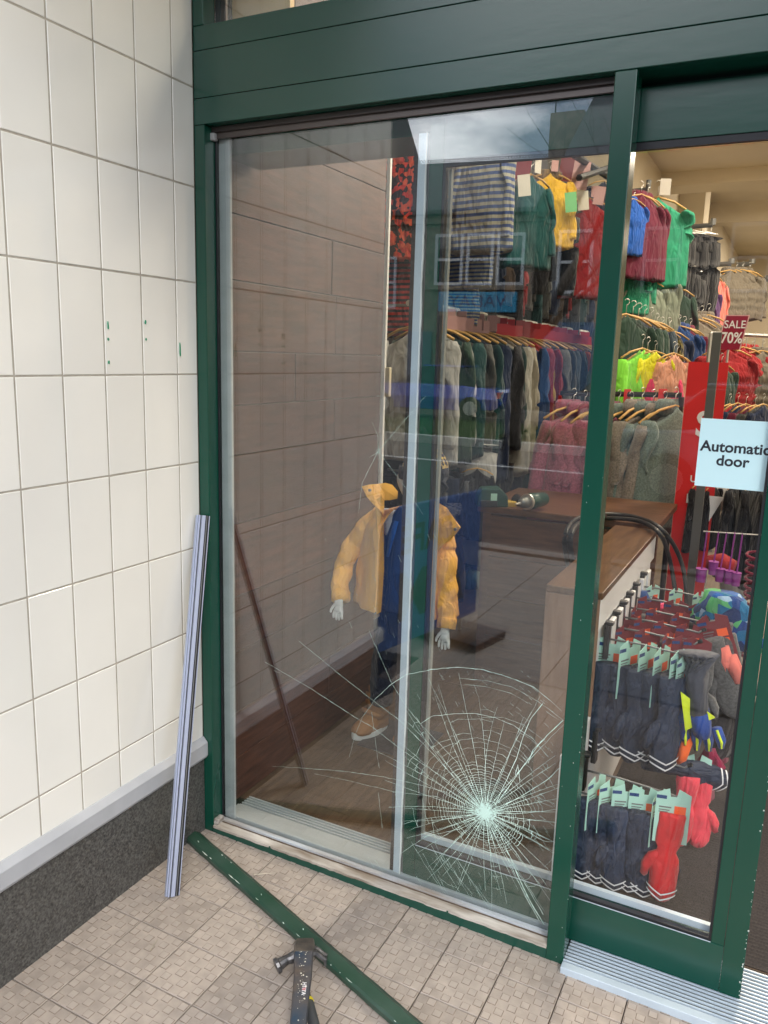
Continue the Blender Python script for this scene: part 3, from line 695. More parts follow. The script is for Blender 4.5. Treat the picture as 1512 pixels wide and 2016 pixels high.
# ================================================================== GARMENTS
def fold(th, t, seed, k=5):
    return 1 + .10*t*math.sin(k*th+seed) + .06*t*math.sin((k*2+1)*th+seed*2.3)
def body_mesh(seed, w, L, d, flare, puff=0):
    b = MB(); n = 28; rings = []; NZ = 20
    for i in range(NZ+1):
        t = i/NZ; z = .015-L*t
        s = min(1, t/.14); sh = math.sin(s*math.pi/2)**.7
        hw = (.05 + (w/2-.05)*sh)*(1+flare*max(0, t-.15)); hd = (.018+(d/2-.018)*min(1, t/.35))*(1+flare*.8*t)
        if puff: pz = 1+puff*abs(math.sin(t*math.pi*L/.09)); hd *= pz*1.05; hw *= .97+.03*pz
        r = []
        for j in range(n):
            th = j*2*math.pi/n; f = fold(th, min(1, t*1.3), seed)
            c, sn = math.cos(th), math.sin(th); e = .75
            x = hw*math.copysign(abs(c)**e, c)*(.6+.4*f); y = hd*math.copysign(abs(sn)**e, sn)*f
            zz = z + .012*noise.noise(Vector((x*14+seed, y*14, t*5))) + (.010*math.sin(3*th+seed) if i == NZ else 0)
            zz -= (.060*abs(c)**.8 if t < .12 else .060*abs(c)**.8*max(0, 1-(t-.12)*4))
            r.append((x, y, zz))
        rings.append(r)
    r = rings[-1]; rings.append([(p[0]*.9, p[1]*.8, p[2]+.02) for p in r])
    return b.loft(rings)
def sleeve_mesh(seed, sx, w, sl, r0, puff=0):
    b = MB(); pts = []; rad_ = []; n = 18
    for i in range(n+1):
        t = i/n
        x = sx*(w/2-.040 + .032*math.sin(t*1.8)); y = -.008-.035*t*math.sin(seed); z = -.055 - sl*t + (.0)
        pts.append((x, y+.006*math.sin(t*9+seed), z)); q = r0*(1-.38*t)*(1+.035*math.sin(t*26+seed*3)*min(1, t*3))*(min(1, .55+t*5))
        if puff: q *= 1+puff*abs(math.sin(t*math.pi*sl/.08))
        if i == n: q *= 1.0
        rad_.append(q)
    return b.tube(pts, rad_, 12, ry=[q*.55 for q in rad_])
def hood_mesh(w, fur=False):
    b = MB(); rings = []
    for i in range(7):
        t = i/6; a = t*math.pi; rr_ = math.sin(a)**.6*(.075+.02*fur)+.01
        rings.append([(math.cos(q*math.pi/6)*rr_*1.15*(1+.08*math.sin(q*3+i)), .035+math.sin(q*math.pi/6)*rr_*.5, .035-math.cos(a)*.075-.01*i) for q in range(12)])
    return b.loft(rings)
def hanger_mesh(w):
    b = MB(); b.tube([(-w/2+.03, 0, -.045), (-w/4, 0, -.005), (0, 0, .02), (w/4, 0, -.005), (w/2-.03, 0, -.045)], .007, 8, 0)
    hk = [(0, 0, .02), (0, 0, .075)] + [(.018*math.sin(a), 0, .093-.018*math.cos(a)) for a in (.0, .7, 1.4, 2.1, 2.8, 3.5, 4.2)]
    b.tube(hk, .0022, 6, 1); return b
def legs_mesh(seed, w, L, sx):
    b = MB(); pts, rr_ = [], []
    for i in range(15):
        t = i/14; pts.append((sx*w/4*(1+.1*t), .01*math.sin(t*5+seed), -.0-L*t)); rr_.append(w/4*(1-.35*t)*(1+.05*math.sin(t*22+seed)))
    return b.tube(pts, rr_, 12, ry=[q*.45 for q in rr_])
KINDS = {}
def kind(name, w, L, d, flare, sl, r0, puff=0, hood=0, seeds=(1.1, 2.7, 4.2)):
    KINDS[name] = (w, [dict(body=body_mesh(s, w, L, d, flare, puff).mesh('garment_body', WHITE, True), l=sleeve_mesh(s, -1, w, sl, r0, puff).mesh('sleeve', WHITE, True),
        r=sleeve_mesh(s+1, 1, w, sl, r0, puff).mesh('sleeve', WHITE, True), hood=(hood_mesh(w, hood == 2).mesh('hood', WHITE, True) if hood else None)) for s in seeds], hanger_mesh(w).mesh('hanger', [HANGW, CHROME], True))
kind('jumper', .44, .66, .085, .05, .50, .050); kind('jacket', .42, .60, .12, .08, .46, .054, hood=1); kind('coat', .43, .84, .10, .10, .50, .050)
kind('fleece', .44, .62, .13, .32, .46, .056, hood=1); kind('padded jacket', .46, .56, .18, .05, .46, .070, puff=.22, hood=1); kind('t-shirt', .40, .50, .09, .05, .17, .06)
kind('parka', .44, .62, .17, .08, .47, .066, hood=2); kind('small jacket', .36, .58, .10, .08, .42, .046)
TR = []
for s in (1.0, 3.3):
    wb = MB(); wb.tube([(0, 0, .0), (0, 0, -.12)], [.095, .10], 14, ry=[.035, .05]); TR.append((wb.mesh('waist', WHITE, True), legs_mesh(s, .40, .62, -1).mesh('leg', WHITE, True), legs_mesh(s+1, .40, .62, 1).mesh('leg', WHITE, True)))
CLIPH = MB().tube([(-.12, 0, .03), (.12, 0, .03)], .005, 6).tube([(0, 0, .03), (0, 0, .09)], .002, 5).mesh('hanger', CHROME)
CARD = MB().box(-.03, .03, -.0008, .0008, -.045, .045).mesh('tag', WHITE)
def garment(k, p, rz, m, label, group=None, scale=1, tagm=None, hanger=True, v=None):
    if k == 'trousers':
        t = empty('trousers', p, label, 'trousers', group, rz); me = TR[(v or 0) % 2]
        for n_, q in zip(('waist', 'leg', 'leg'), me): place(n_, q, t, mat=m)
        place('hanger', CLIPH, t); t.scale = (scale,)*3; return t
    w, vs, hg = KINDS[k]; q = vs[(v if v is not None else random.randrange(3)) % len(vs)]
    t = empty(k.replace(' ', '_').replace('-', '_'), p, label, k, group, rz); t.scale = (scale,)*3
    place('garment_body', q['body'], t, mat=m); place('sleeve', q['l'], t, mat=m); place('sleeve', q['r'], t, mat=m)
    if q['hood']: place('hood', q['hood'], t, mat=FUR if k == 'parka' else m)
    if hanger: place('hanger', hg, t)
    if tagm: place('tag', CARD, t, (.03, -.03, .07 if hanger else -.02), mat=tagm, rot=(0, 0, random.uniform(-.4, .4)))
    return t
FUR = cloth('brown_fur', (.20, .13, .06), var=.5, vs=40, bump=1, bs=120)
C = {n: cloth(n.replace(' ', '_')+'_cloth', c, vs=10) for n, c in {
 'light grey': (.36, .37, .37), 'dark green': (.025, .055, .04), 'dark teal': (.012, .05, .055), 'black': (.012, .012, .015), 'navy': (.012, .022, .06), 'beige': (.40, .36, .29),
 'cream grey': (.42, .41, .38), 'blue': (.015, .05, .17), 'mustard': (.55, .33, .06), 'red': (.30, .015, .02), 'charcoal': (.06, .062, .06), 'slate grey': (.045, .065, .085), 'orange': (.62, .12, .04),
 'purple': (.10, .04, .14), 'brown': (.11, .075, .05), 'teal': (.008, .075, .08), 'yellow': (.75, .45, .04), 'burgundy': (.13, .012, .035), 'green': (.03, .30, .17), 'sage green': (.22, .26, .20), 'coral': (.75, .19, .15),
 'lime green': (.22, .70, .06), 'peach': (.62, .30, .20), 'pink': (.65, .05, .14), 'brown grey': (.15, .13, .10), 'neon yellow': (.72, .72, .03), 'royal blue': (.015, .10, .45)}.items()}
def heather(n, c): return mat(n, c, .95, var=.38, vscale=120, bump=1.0, bscale=260, spec=.1, objvar=.12, sheen=.3)
C['herringbone grey'] = heather('herringbone_cloth', (.13, .13, .12)); C['grey green'] = heather('grey_green_fleece', (.12, .16, .145)); C['warm grey'] = heather('warm_grey_fleece', (.17, .15, .125)); C['plum pink'] = heather('plum_fleece', (.27, .085, .13))
STR = striped('blue_cream_stripes', (.05, .085, .24), (.36, .36, .30), 9.5); STR2 = striped('red_dark_stripes', (.42, .05, .05), (.03, .03, .035), 9)
LEO = blotch('red_black_print', [(.03, .02, .02), (.45, .04, .03), (.03, .02, .02), (.5, .08, .04)], 42); CAMO = blotch('camouflage_print', [(.16, .13, .03), (.04, .045, .02), (.09, .06, .03), (.02, .02, .015)], 34)
FLOR = blotch('blue_white_print', [(.02, .05, .16), (.05, .14, .35), (.25, .3, .38)], 60)
TGP = mat('pink_card', (.60, .36, .36), .6); TGR = mat('red_card', (.62, .03, .04), .5); TGW = mat('white_card', (.7, .68, .62), .6); TGM = mat('maroon_card', (.18, .015, .022), .5); TGG = mat('mint_card', (.42, .70, .60), .5); ORG = mat('orange_sticker', (.95, .13, .03), .5)

# long chrome rail at eye level
RX, RZ = -.13, 1.745
ra = empty('clothes_rail', (RX, 3.5, RZ), 'long chrome clothes rail crowded with hangers behind the window', 'clothes rail')
MB().tube([(0, -1.85, 0), (0, 2.2, 0)], .014, 10).build('bar', CHROME, ra)
for y in (-1.7, .1, 2.0): MB().box(-.35, 0, y-.01, y+.01, -.006, .006).build('bracket', STEELG, ra)
seq = [('light grey','jumper'),('dark green','jumper'),('light grey','jumper'),('dark teal','jumper'),('charcoal','jumper'),('dark teal','jumper'),('navy','coat'),('black','jumper'),('dark teal','jumper'),('cream grey','coat'),('beige','coat'),('blue','jumper'),('red','coat'),('mustard','coat'),('red','coat'),('herringbone grey','coat'),
 ('herringbone grey','coat'),('charcoal','jumper'),('slate grey','jumper'),('slate grey','jumper'),('dark green','jumper'),('orange','jumper'),('charcoal','jumper'),('purple','jumper'),('brown','jumper'),('navy','jumper')]
for i, (c, k) in enumerate(seq):
    y = 1.72 + .135*i + random.uniform(-.02, .02)
    garment(k, (RX+random.uniform(-.02, .03), y, RZ-.115), random.uniform(-.10, .16), C[c], f'{c} {k}, {ORD[i]} from the window on the long chrome rail', 'clothes on the long chrome rail', tagm=TGP if i < 9 else TGR, v=i)
    for q in range(2): pass
ur = empty('upper_wall_rail', (-.28, 4.0, 2.42), 'upper chrome rail of dark coats against the slatted side wall', 'clothes rail'); MB().tube([(0, -1.3, 0), (0, 1.8, 0)], .014, 8).build('bar', CHROME, ur)
for i in range(18):
    c = ('charcoal', 'navy', 'brown', 'black', 'red', 'charcoal', 'dark teal')[i % 7]; k = ('coat', 'jumper', 'jacket')[i % 3]
    garment(k, (-.28+random.uniform(-.02, .02), 2.75+.165*i, 2.42-.11), random.uniform(-.2, .3), C[c], f'{c} {k}, {ORD[i]} from the window on the upper chrome rail', 'clothes on the upper chrome rail', .82, v=i)
lr = empty('low_wall_rail', (RX-.05, 3.3, .98), 'low rail of dark trousers under the long chrome clothes rail', 'clothes rail'); MB().tube([(0, -1.5, 0), (0, 2, 0)], .014, 8).build('bar', CHROME, lr)
for i in range(17):
    c = ('black', 'navy', 'charcoal', 'dark teal', 'black')[i % 5]
    garment('trousers', (RX-.05+random.uniform(-.02, .02), 1.85+.19*i, .98-.095), random.uniform(-.2, .3), C[c], f'{c} trousers, {ORD[i]} from the window on the low rail', 'trousers on the low wall rail', 1.15, v=i)
# spare hangers and hooks packed on the rail
b = MB()
for i in range(110):
    y = -1.8+4.0*i/110+random.uniform(-.01, .01)
    pts = [(.017*math.sin(a), y-.0+.004*math.sin(a), .017*math.cos(a)) for a in [x*.7 for x in range(-3, 4)]]; b.tube(pts+[(.016, y, -.03), (0, y, -.06)], .0026, 5)
b.build('spare_hooks', CHROME, ra, kind='stuff')
for i in range(7):
    y = 1.78+.12*i; o = place('card_flag', MB().box(-.045, .045, -.001, .001, -.09, -.022).mesh('card_flag', TGP), None, (RX+.05, y, RZ-.015), rot=(0, 0, .35)); tag(o, f'pale pink size card, {ORD[i]} from the window under the long chrome rail', 'card', 'size cards under the chrome rail')
for i in range(10):
    y = 2.75+.25*i; o = place('card_flag', MB().box(-.07, .07, -.001, .001, -.085, -.02).mesh('card_flag', TGR), None, (RX+.06, y, RZ-.02), rot=(0, 0, .5)); tag(o, f'red offer card, {ORD[i]} from the window under the long chrome rail', 'card', 'offer cards under the chrome rail')

def G_(k, u, v, Y, rz, m, label, s=1.0, grp=None, tagm=None, hanger=True, vv=None):
    p = P(u, v, Y=Y); return garment(k, p, rz, m, label, grp, s, tagm, hanger, vv)
UP_ = 'garments hung high on the side wall'
G_('jacket', 958, 268, 2.05, -.15, STR, 'large blue and cream striped jacket hanging nearest the glass at the top', .80, UP_, vv=0).scale = (.74, .9, .92)
G_('jacket', 930, 428, 2.22, -.25, STR, 'blue and cream striped jacket hanging behind and below the large striped one', .60, UP_, vv=1)
G_('jacket', 905, 530, 2.3, .2, STR, 'lowest blue and cream striped jacket, just above the chrome rail', .50, UP_, vv=2)
G_('jacket', 836, 375, 2.2, .5, STR, 'striped jacket mostly hidden behind the pale door edge strip', .75, UP_, vv=2)
G_('jumper', 800, 292, 1.9, .1, LEO, 'red and black leopard print jumper hanging left of the door edge', .82, UP_)
G_('jumper', 798, 470, 1.95, .0, STR2, 'red and dark striped jumper hanging below the leopard print one', .75, UP_)
G_('small jacket', 1045, 350, 2.3, .9, C['teal'], 'teal small jacket right of the striped jackets', .78, UP_, TGW)
G_('parka', 1083, 345, 2.6, .5, C['yellow'], 'yellow parka with a brown fur hood', .62, UP_, TGP)
G_('trousers', 1098, 415, 2.7, .6, C['black'], 'black trousers below the yellow parka', .72, UP_)
G_('small jacket', 1128, 395, 3.0, 1.1, C['charcoal'], 'charcoal small jacket between the yellow parka and the red coat', .8, UP_)
G_('coat', 1160, 395, 3.0, .6, C['red'], 'red coat hanging high beside the green post', .66, UP_, TGP)
G_('coat', 1188, 360, 3.4, .9, C['navy'], 'navy coat hanging behind the red coat beside the green post', .6, UP_)
for i, (u, v, Y, m_, lb) in enumerate([(1028, 322, 2.15, TGM, 'dark red hanging price card beside the large striped jacket'), (1032, 365, 2.15, TGW, 'cream price card below the dark red one'), (1143, 345, 2.8, TGP, 'large pale pink price card above the red coat'), (1148, 395, 2.8, TGW, 'cream price ticket over the red coat'), (1118, 330, 2.9, TGM, 'maroon price card between parka and red coat'), (1124, 398, 2.55, mat('green_card', (.2, .6, .25), .5), 'small green and white price ticket below the yellow parka'), (1180, 385, 3.0, TGP, 'pale pink price card against the green post')]):
    s = 1.5 if i in (0, 2, 4) else 1.0
    place('price_card', CARD, None, P(u, v, Y=Y), rot=(0, .12*(-1)**i, .35), mat=m_, label=lb, cat='card').scale = (s, 1, s*1.1)
G_('trousers', 905, 872, 2.15, .1, C['light grey'], 'pale grey trousers hanging low behind the drill charger', 1.05)
G_('coat', 940, 925, 2.1, .2, C['black'], 'black coat hanging low behind the drill charger', .45)
# wooden slat wall behind the high garments
for i in range(9):
    MB().box(-.49, -.47, 1.5, 5.88, .55+i*.30, .55+i*.30+.295).build('wall_board', mat('dark_slat_board', (.035, .028, .024), .6) if i == 0 else bpy.data.materials['dark_slat_board'], inn, (-3, -12, 0))
HR = [((1205, 380), (1276, 372), 4.4), ((1308, 441), (1346, 437), 6.0), ((1350, 447), (1403, 443), 7.0), ((1408, 521), (1440, 519), 9.5), ((1450, 521), (1480, 519), 11), ((1488, 552), (1512, 550), 13)]
for i, (a, c, Y) in enumerate(HR):
    p, q = P(*a, Y=Y), P(*c, Y=Y); t = empty('wall_rail', (p+q)/2, f'short wall rail holding clothes, {ORD[i]} from the green post', 'rail', 'short wall rails'); h = (q-p)/2
    MB().tube([-h, h], .016*Y/5, 8).build('bar', STEELG, t); MB().tube([h, h+Vector((0, 0, .06))], .02*Y/5, 8).build('end_stop', STEELG, t)
R_ = 'clothes on the right part of the side wall'
def many(k, c, pts, Y, s, rz, what, grp=R_, **kw):
    for i, (u, v) in enumerate(pts): G_(k, u, v, Y+.1*i, rz+random.uniform(-.15, .15), C[c] if isinstance(c, str) else c, what if len(pts) == 1 else f'{what}, {ORD[i]} from the left', s, grp, **kw)
many('jacket', 'royal blue', [(1247, 395)], 4.1, .62, 1.0, 'royal blue jacket hanging highest next to the green post')
many('jacket', 'burgundy', [(1262, 388), (1274, 392)], 4.2, .95, .8, 'burgundy jacket hanging high beside the royal blue one')
many('t-shirt', 'green', [(1294, 395)], 4.5, 1.25, .5, 'bright green t-shirt hanging high beside the burgundy jackets', tagm=TGW)
many('t-shirt', 'green', [(1246, 535), (1262, 515), (1278, 520)], 4.3, .62, .4, 'short green t-shirt hanging under the burgundy jackets')
many('jumper', 'sage green', [(1272, 555), (1294, 545)], 4.4, .85, .6, 'sage green jumper below the green t-shirts', tagm=TGP)
many('jumper', 'coral', [(1313, 550)], 4.7, .85, 1.1, 'coral jumper between sage and dark green ones')
many('jumper', 'dark green', [(1330, 570)], 4.9, .95, .9, 'dark green jumper right of the coral one')
many('brown', 'brown', [], 1, 1, 1, '')
many('trousers', 'black', [(1318, 458), (1328, 457), (1338, 458), (1345, 462)], 6.0, 1.15, 1.1, 'black trousers on the second short wall rail')
many('trousers', 'black', [(1358, 466), (1368, 466), (1378, 464), (1390, 466), (1399, 466)], 7.0, 1.25, 1.1, 'black trousers on the third short wall rail')
many('trousers', 'black', [(1345, 530), (1360, 540), (1330, 540)], 6.4, 1.15, .8, 'black trousers hanging lower behind the brown jackets')
many('coat', 'purple', [(1384, 570), (1396, 568)], 7.6, .95, .9, 'purple coat below the black trousers')
many('coat', 'coral', [(1408, 545), (1416, 555)], 8.0, .80, 1.0, 'coral pink coat beside the purple coats')
many('padded jacket', 'brown grey', [(1437, 535), (1449, 535), (1461, 534), (1475, 536)], 9.5, 1.1, .7, 'dark padded jacket on a far wall rail')
many('coat', 'dark green', [(1232, 625), (1245, 628), (1256, 632)], 3.3, 1.0, .7, 'dark green coat on the lower row right of the green post')
many('coat', 'slate grey', [(1268, 632), (1280, 636)], 3.7, .92, .7, 'slate grey coat on the lower row beside the dark green coats')
many('coat', CAMO, [(1292, 645), (1302, 652)], 3.9, .85, .7, 'camouflage print coat beside the slate grey coats')
many('jumper', 'navy', [(1316, 655)], 4.2, .95, .7, 'navy jumper beside the camouflage coats')
many('jacket', 'blue', [(1335, 645), (1346, 648)], 4.6, .85, .6, 'dark blue jacket hanging above the peach top')
many('jacket', 'burgundy', [(1358, 650)], 4.9, .8, .8, 'burgundy jacket squeezed beside the brown padded jackets')
many('padded jacket', 'brown grey', [(1368, 632), (1380, 630), (1394, 625)], 5.2, 1.0, .7, 'brown grey padded jacket on the lower row')
LOWG = 'bright tops on the low rail'
many('jumper', 'lime green', [(1264, 692), (1274, 697)], 2.85, .85, 1.0, 'lime green top', LOWG); many('jumper', 'neon yellow', [(1289, 695), (1297, 735)], 2.9, .6, 1.0, 'neon yellow top', LOWG)
many('jumper', 'pink', [(1310, 735), (1318, 738)], 2.95, .6, 1.0, 'pink top', LOWG); many('jumper', 'peach', [(1326, 700), (1332, 704)], 3.0, .7, .9, 'peach top', LOWG); many('jumper', 'purple', [(1314, 700)], 3.8, .7, .9, 'dark purple top beside the peach tops', LOWG)
# low black rail with fleeces
bl, br_ = P(1222, 776, Y=2.45), P(1342, 778, Y=2.45); bl = bl + (bl-br_)*1.05
rb = empty('low_black_rail', (bl+br_)/2, 'low black rail with wooden hangers carrying the fleeces', 'clothes rail'); h = (br_-bl)/2
MB().tube([-h, h], .014, 10).build('bar', BLACK, rb); MB().tube([(h.x, 0, 0), (h.x, 0, -1.33)], .014, 8).build('upright', BLACK, rb)
FG = 'fleeces on the low black rail'
for i, (u, c) in enumerate([(1128, 'plum pink'), (1150, 'plum pink'), (1172, 'plum pink'), (1195, 'plum pink'), (1216, 'plum pink'), (1240, 'grey green'), (1262, 'warm grey'), (1284, 'grey green'), (1306, 'warm grey'), (1328, 'grey green')]):
    G_('fleece', u, 806+(i % 3)*4, 2.42, 1.15+random.uniform(-.2, .2), C[c], f'{"plum" if "plum" in c else c} fleece, {ORD[i]} from the left on the low black rail', 1.0, FG, TGR if i % 3 == 1 else None)
# far right racks
many('padded jacket', 'red', [(1432, 690), (1462, 688), (1480, 690)], 4.4, .85, .5, 'bright red padded jacket under the sale sign')
many('padded jacket', 'brown grey', [(1500, 695), (1516, 700)], 4.6, .85, .5, 'brown padded jacket right of the red ones')
for i, (u, v, c, k) in enumerate([(1405, 800, 'charcoal', 'jumper'), (1418, 798, 'navy', 'jumper'), (1436, 800, 'red', 'jumper'), (1452, 798, 'navy', 'jumper'), (1468, 800, 'burgundy', 'jumper'), (1486, 802, 'charcoal', 'jumper'), (1502, 800, 'navy', 'jumper'), (1420, 720, 'dark green', 'jumper')]):
    G_(k, u, v, 3.8, 1.0, C[c], f'{c} {k} on the rack behind the notice, {ORD[i]} from the left', .72, 'jumpers on the rack behind the notice')
for i, (u, v, L_) in enumerate([(1384, 958, .45), (1405, 962, .42), (1445, 955, .6), (1470, 955, .62), (1495, 955, .7), (1510, 960, .7)]):
    G_('coat', u, v-6, 2.3, 1.0+.2*i, C['black'], f'black coat hem hanging under the automatic door notice, {ORD[i]} from the left', L_*.9, 'black coats under the notice')
G_('trousers', 1425, 960, 2.6, .3, C['light grey'], 'pale lavender grey trousers hanging behind the purple scoops', .95, None); 
many('coat', 'navy', [(1350, 800), (1375, 800)], 4.0, 1.0, .8, 'navy coat in the dark behind the red poster')
p, q = P(1400, 656, Y=4.2), P(1530, 662, Y=4.2)
t = empty('chrome_rack', (p+q)/2, 'chrome rack with hangers beside the sale sign', 'clothes rail'); h = (q-p)/2; MB().tube([-h, h], .013, 8).build('bar', CHROME, t); MB().tube([-h, -h+Vector((0, 0, -1.6))], .013, 8).build('upright', CHROME, t)
b = MB()
for i in range(14): x = -h.x+.03+i*.05; b.tube([(x, 0, -.08), (x, 0, -.0)]+[(x+.0, .016*math.sin(a), .016*math.cos(a)) for a in (-1.4, -.7, 0, .7, 1.4)], .003, 5)
b.build('hooks', CHROME, t, kind='stuff')

# ---- red sale poster and upright
RED = mat('red_poster', (.62, .022, .022), .35, var=.04)
a, c = P(1356, 712, Y=2.25), P(1405, 708, Y=2.25)
ps = empty('red_poster', (a.x, 2.25, 0), 'tall red sale poster with white lettering standing behind the gloves display', 'poster')
lx = P(1325, 1150, Y=2.25).x-a.x
MB().box(0, .175, 0, .012, .30, a.z).build('board', RED, ps); MB().box(-.001, .0, -.001, .0, .3, a.z).build('edge', TGP, ps)
for s, u, v, sz in (('S', 1386, 838, .17), ('UP', 1370, 944, .045), ('7', 1379, 1030, .34)):
    q = P(u, v, Y=2.245); text(s, sz, WHITE, ps, (q.x-a.x, -.001, q.z), (math.pi/2, 0, 0), 'poster_lettering', bold=sz*.02)
q = P(1385, 890, Y=2.245); MB().box(q.x-a.x-.02, q.x-a.x+.06, -.0015, 0, q.z-.002, q.z+.002).build('rule', WHITE, ps)
ku = P(1405, 655, Y=2.0); b = MB(); b.box(-.018, .018, -.012, .012, 0, ku.z)
b.build('display_upright', mat('brushed_post', (.14, .14, .13), .4, metal=.4), loc=(P(1397, 800, Y=1.95).x, 1.95, 0), label='grey steel upright in front of the red poster', cat='post')
# SALE sign on stand
SALE = mat('maroon_sign', (.25, .012, .035), .3); q0, q1 = P(1412, 688, Y=3.2), P(1455, 686, Y=3.2)
ss = empty('sale_sign', q0, 'small maroon SALE 70 percent sign on a rack top', 'sign'); w_ = (q1-q0).x; hh = P(1430, 622, Y=3.2).z-q0.z
b = MB(); b.prism([(0, 0), (w_, 0), (w_+.03, hh), (.03, hh)], 'y', 0, .006); b.build('board', SALE, ss)
b = MB(); b.prism([(-.005, -.005), (0, 0), (.03, hh), (w_+.03, hh), (w_, 0), (w_+.006, -.003), (w_+.037, hh+.006), (.024, hh+.006)], 'y', .001, .005); b.build('rim', TGP, ss)
text('SALE', .06, WHITE, ss, (w_/2+.022, -.002, hh*.74), (math.pi/2, 0, 0), 'sign_lettering', bold=.0006, sx=.9); text('70%', .085, WHITE, ss, (w_/2+.012, -.002, hh*.34), (math.pi/2, 0, 0), 'sign_lettering', bold=.0015, sx=.8)
MB().tube([(w_/2, .01, 0), (w_/2, .01, -.9)], .006, 6).build('stand', CHROME, ss)

# ================================================================== BENCH, GONDOLA, GLOVES
TZ = .85
bn = empty('display_bench', (.7, 1.85, 0), 'brown wooden display bench with power tools on top behind the cracked pane', 'bench')
MB().box(-.40, .385, -.30, .30, TZ-.03, TZ).build('bench_top', BENCHW, bn, bevel=.003)
for k in range(4): MB().box(-.34+.0, .385, -.285, -.265, .05+k*.19, .05+k*.19+.186).build('front_board', BENCHW, bn, bevel=.002)
MB().box(-.38, -.34, -.28, .28, 0, TZ-.031).build('side_board', BENCHW, bn, bevel=.002)
gd = empty('glove_gondola', (1.0, 1.0, 0), 'narrow white-sided gondola with a brown top carrying the gloves', 'display stand')
GX = 1.092
MB().box(.93-1, GX-1+.004, -.56, .46, TZ-.02, TZ+.001).build('top_board', BENCHY, gd, bevel=.002)
MB().box(.935-1, GX-.02-1, -.555, .45, 0, TZ-.021).build('core', OAKP, gd)
MB().box(GX-.019-1, GX-1, -.56, .46, TZ-.115, TZ-.0215).build('white_fascia', WHITE, gd, bevel=.001)
MB().box(GX-.019-1, GX-.012-1, -.56, .46, 0, TZ-.12).build('white_back', WHITE, gd); MB().box(GX-.019-1, GX-.001-1, -.84, -.562, 0, .47).build('white_side_panel', WHITE, gd, bevel=.001)
MB().box(.9295-1, .934-1, -.556, .45, 0, TZ-.021).build('end_panel', OAKP, gd); MB().box(.932-1, 1.091-1, -.5605, -.5555, 0, TZ-.021).build('end_panel', OAKP, gd)
# power tools on the bench
def box_tool(u, v, lb):
    p = P(u, v, Z=TZ+.03); t = empty('power_tool', (p.x, p.y, TZ), lb, 'power tool', rz=.5); return t
DK = mat('dark_green_tool_plastic', (.015, .06, .05), .35); 
t = box_tool(968, 982, 'green and black battery charger on the bench')
b = MB(); b.prism([(-.07, 0), (.07, 0), (.065, .05), (.03, .085), (-.05, .08), (-.07, .045)], 'y', -.045, .045); b.build('housing', DK, t, bevel=.006); MB().box(-.06, .02, -.05, .05, .0, .03).build('base', BLACK, t, bevel=.004)
MB().box(-.012, .016, -.0465, -.0455, .03, .062).build('label', TGG, t); MB().box(.05, .11, -.03, .03, .0, .022).build('foot', mat('yellow_tool_part', (.5, .33, .05), .5), t, bevel=.003)
p = P(1050, 988, Z=TZ+.04); t = empty('cordless_drill', (p.x, p.y, TZ), 'grey and green cordless drill lying on the bench, chuck towards the glass', 'power tool', rz=-.3)
b = MB(); b.tube([(0, -.10, .045), (0, -.085, .045), (0, -.05, .045)], [.012, .022, .027], 16); b.build('chuck', STEELG, t, smooth=True)
b = MB(); b.tube([(0, -.05, .045), (0, .0, .045), (0, .08, .045)], [.034, .036, .030], 16); b.build('motor_body', DK, t, smooth=True)
b = MB(); b.tube([(0, -.135, .045), (0, -.10, .045)], [.004, .006], 8); b.build('bit', CHROME, t)
b = MB(); b.tube([(-.02, .02, .03), (-.10, .05, .022), (-.13, .06, .022)], [.018, .017, .03], 12); b.build('handle', BLACK, t, smooth=True)
b = MB(); b.tube([(0, -.052, .045), (0, -.044, .045)], .0365, 16); b.build('ring', CHROME, t)
# black hoses
HOSE = mat('black_hose', (.02, .02, .022), .45)
for i, pts in enumerate([[(1118, 1115, .78), (1112, 1060, .88), (1135, 1022, .90), (1190, 1012, .87), (1250, 1018, .87), (1300, 1040, .87), (1335, 1090, .80), (1350, 1150, .60), (1352, 1230, .3)], [(1190, 1020, .87), (1255, 1025, .87), (1298, 1050, .86), (1318, 1100, .75), (1330, 1170, .5), (1335, 1230, .3)], [(1128, 1110, .80), (1122, 1060, .89), (1142, 1030, .89), (1190, 1018, .88)]]):
    w_ = [P(u, v, Y=1.55) if zz < .84 or j == 0 else P(u, v, Z=zz) for j, (u, v, zz) in enumerate(pts)]
    sm = []
    for j in range(len(w_)-1):
        for q in range(6):
            t_ = q/6; p0, p1, p2, p3 = w_[max(j-1, 0)], w_[j], w_[j+1], w_[min(j+2, len(w_)-1)]
            sm.append(.5*((2*p1)+(-p0+p2)*t_+(2*p0-5*p1+4*p2-p3)*t_**2+(-p0+3*p1-3*p2+p3)*t_**3))
    MB().tube(sm+[w_[-1]], .009 if i != 2 else .011, 10).build('hose', HOSE, smooth=True, label=['long black hose curling over the bench and down past the red poster', 'second black hose draped over the right corner of the bench', 'short thick black hose looping behind the green post'][i], cat='hose')

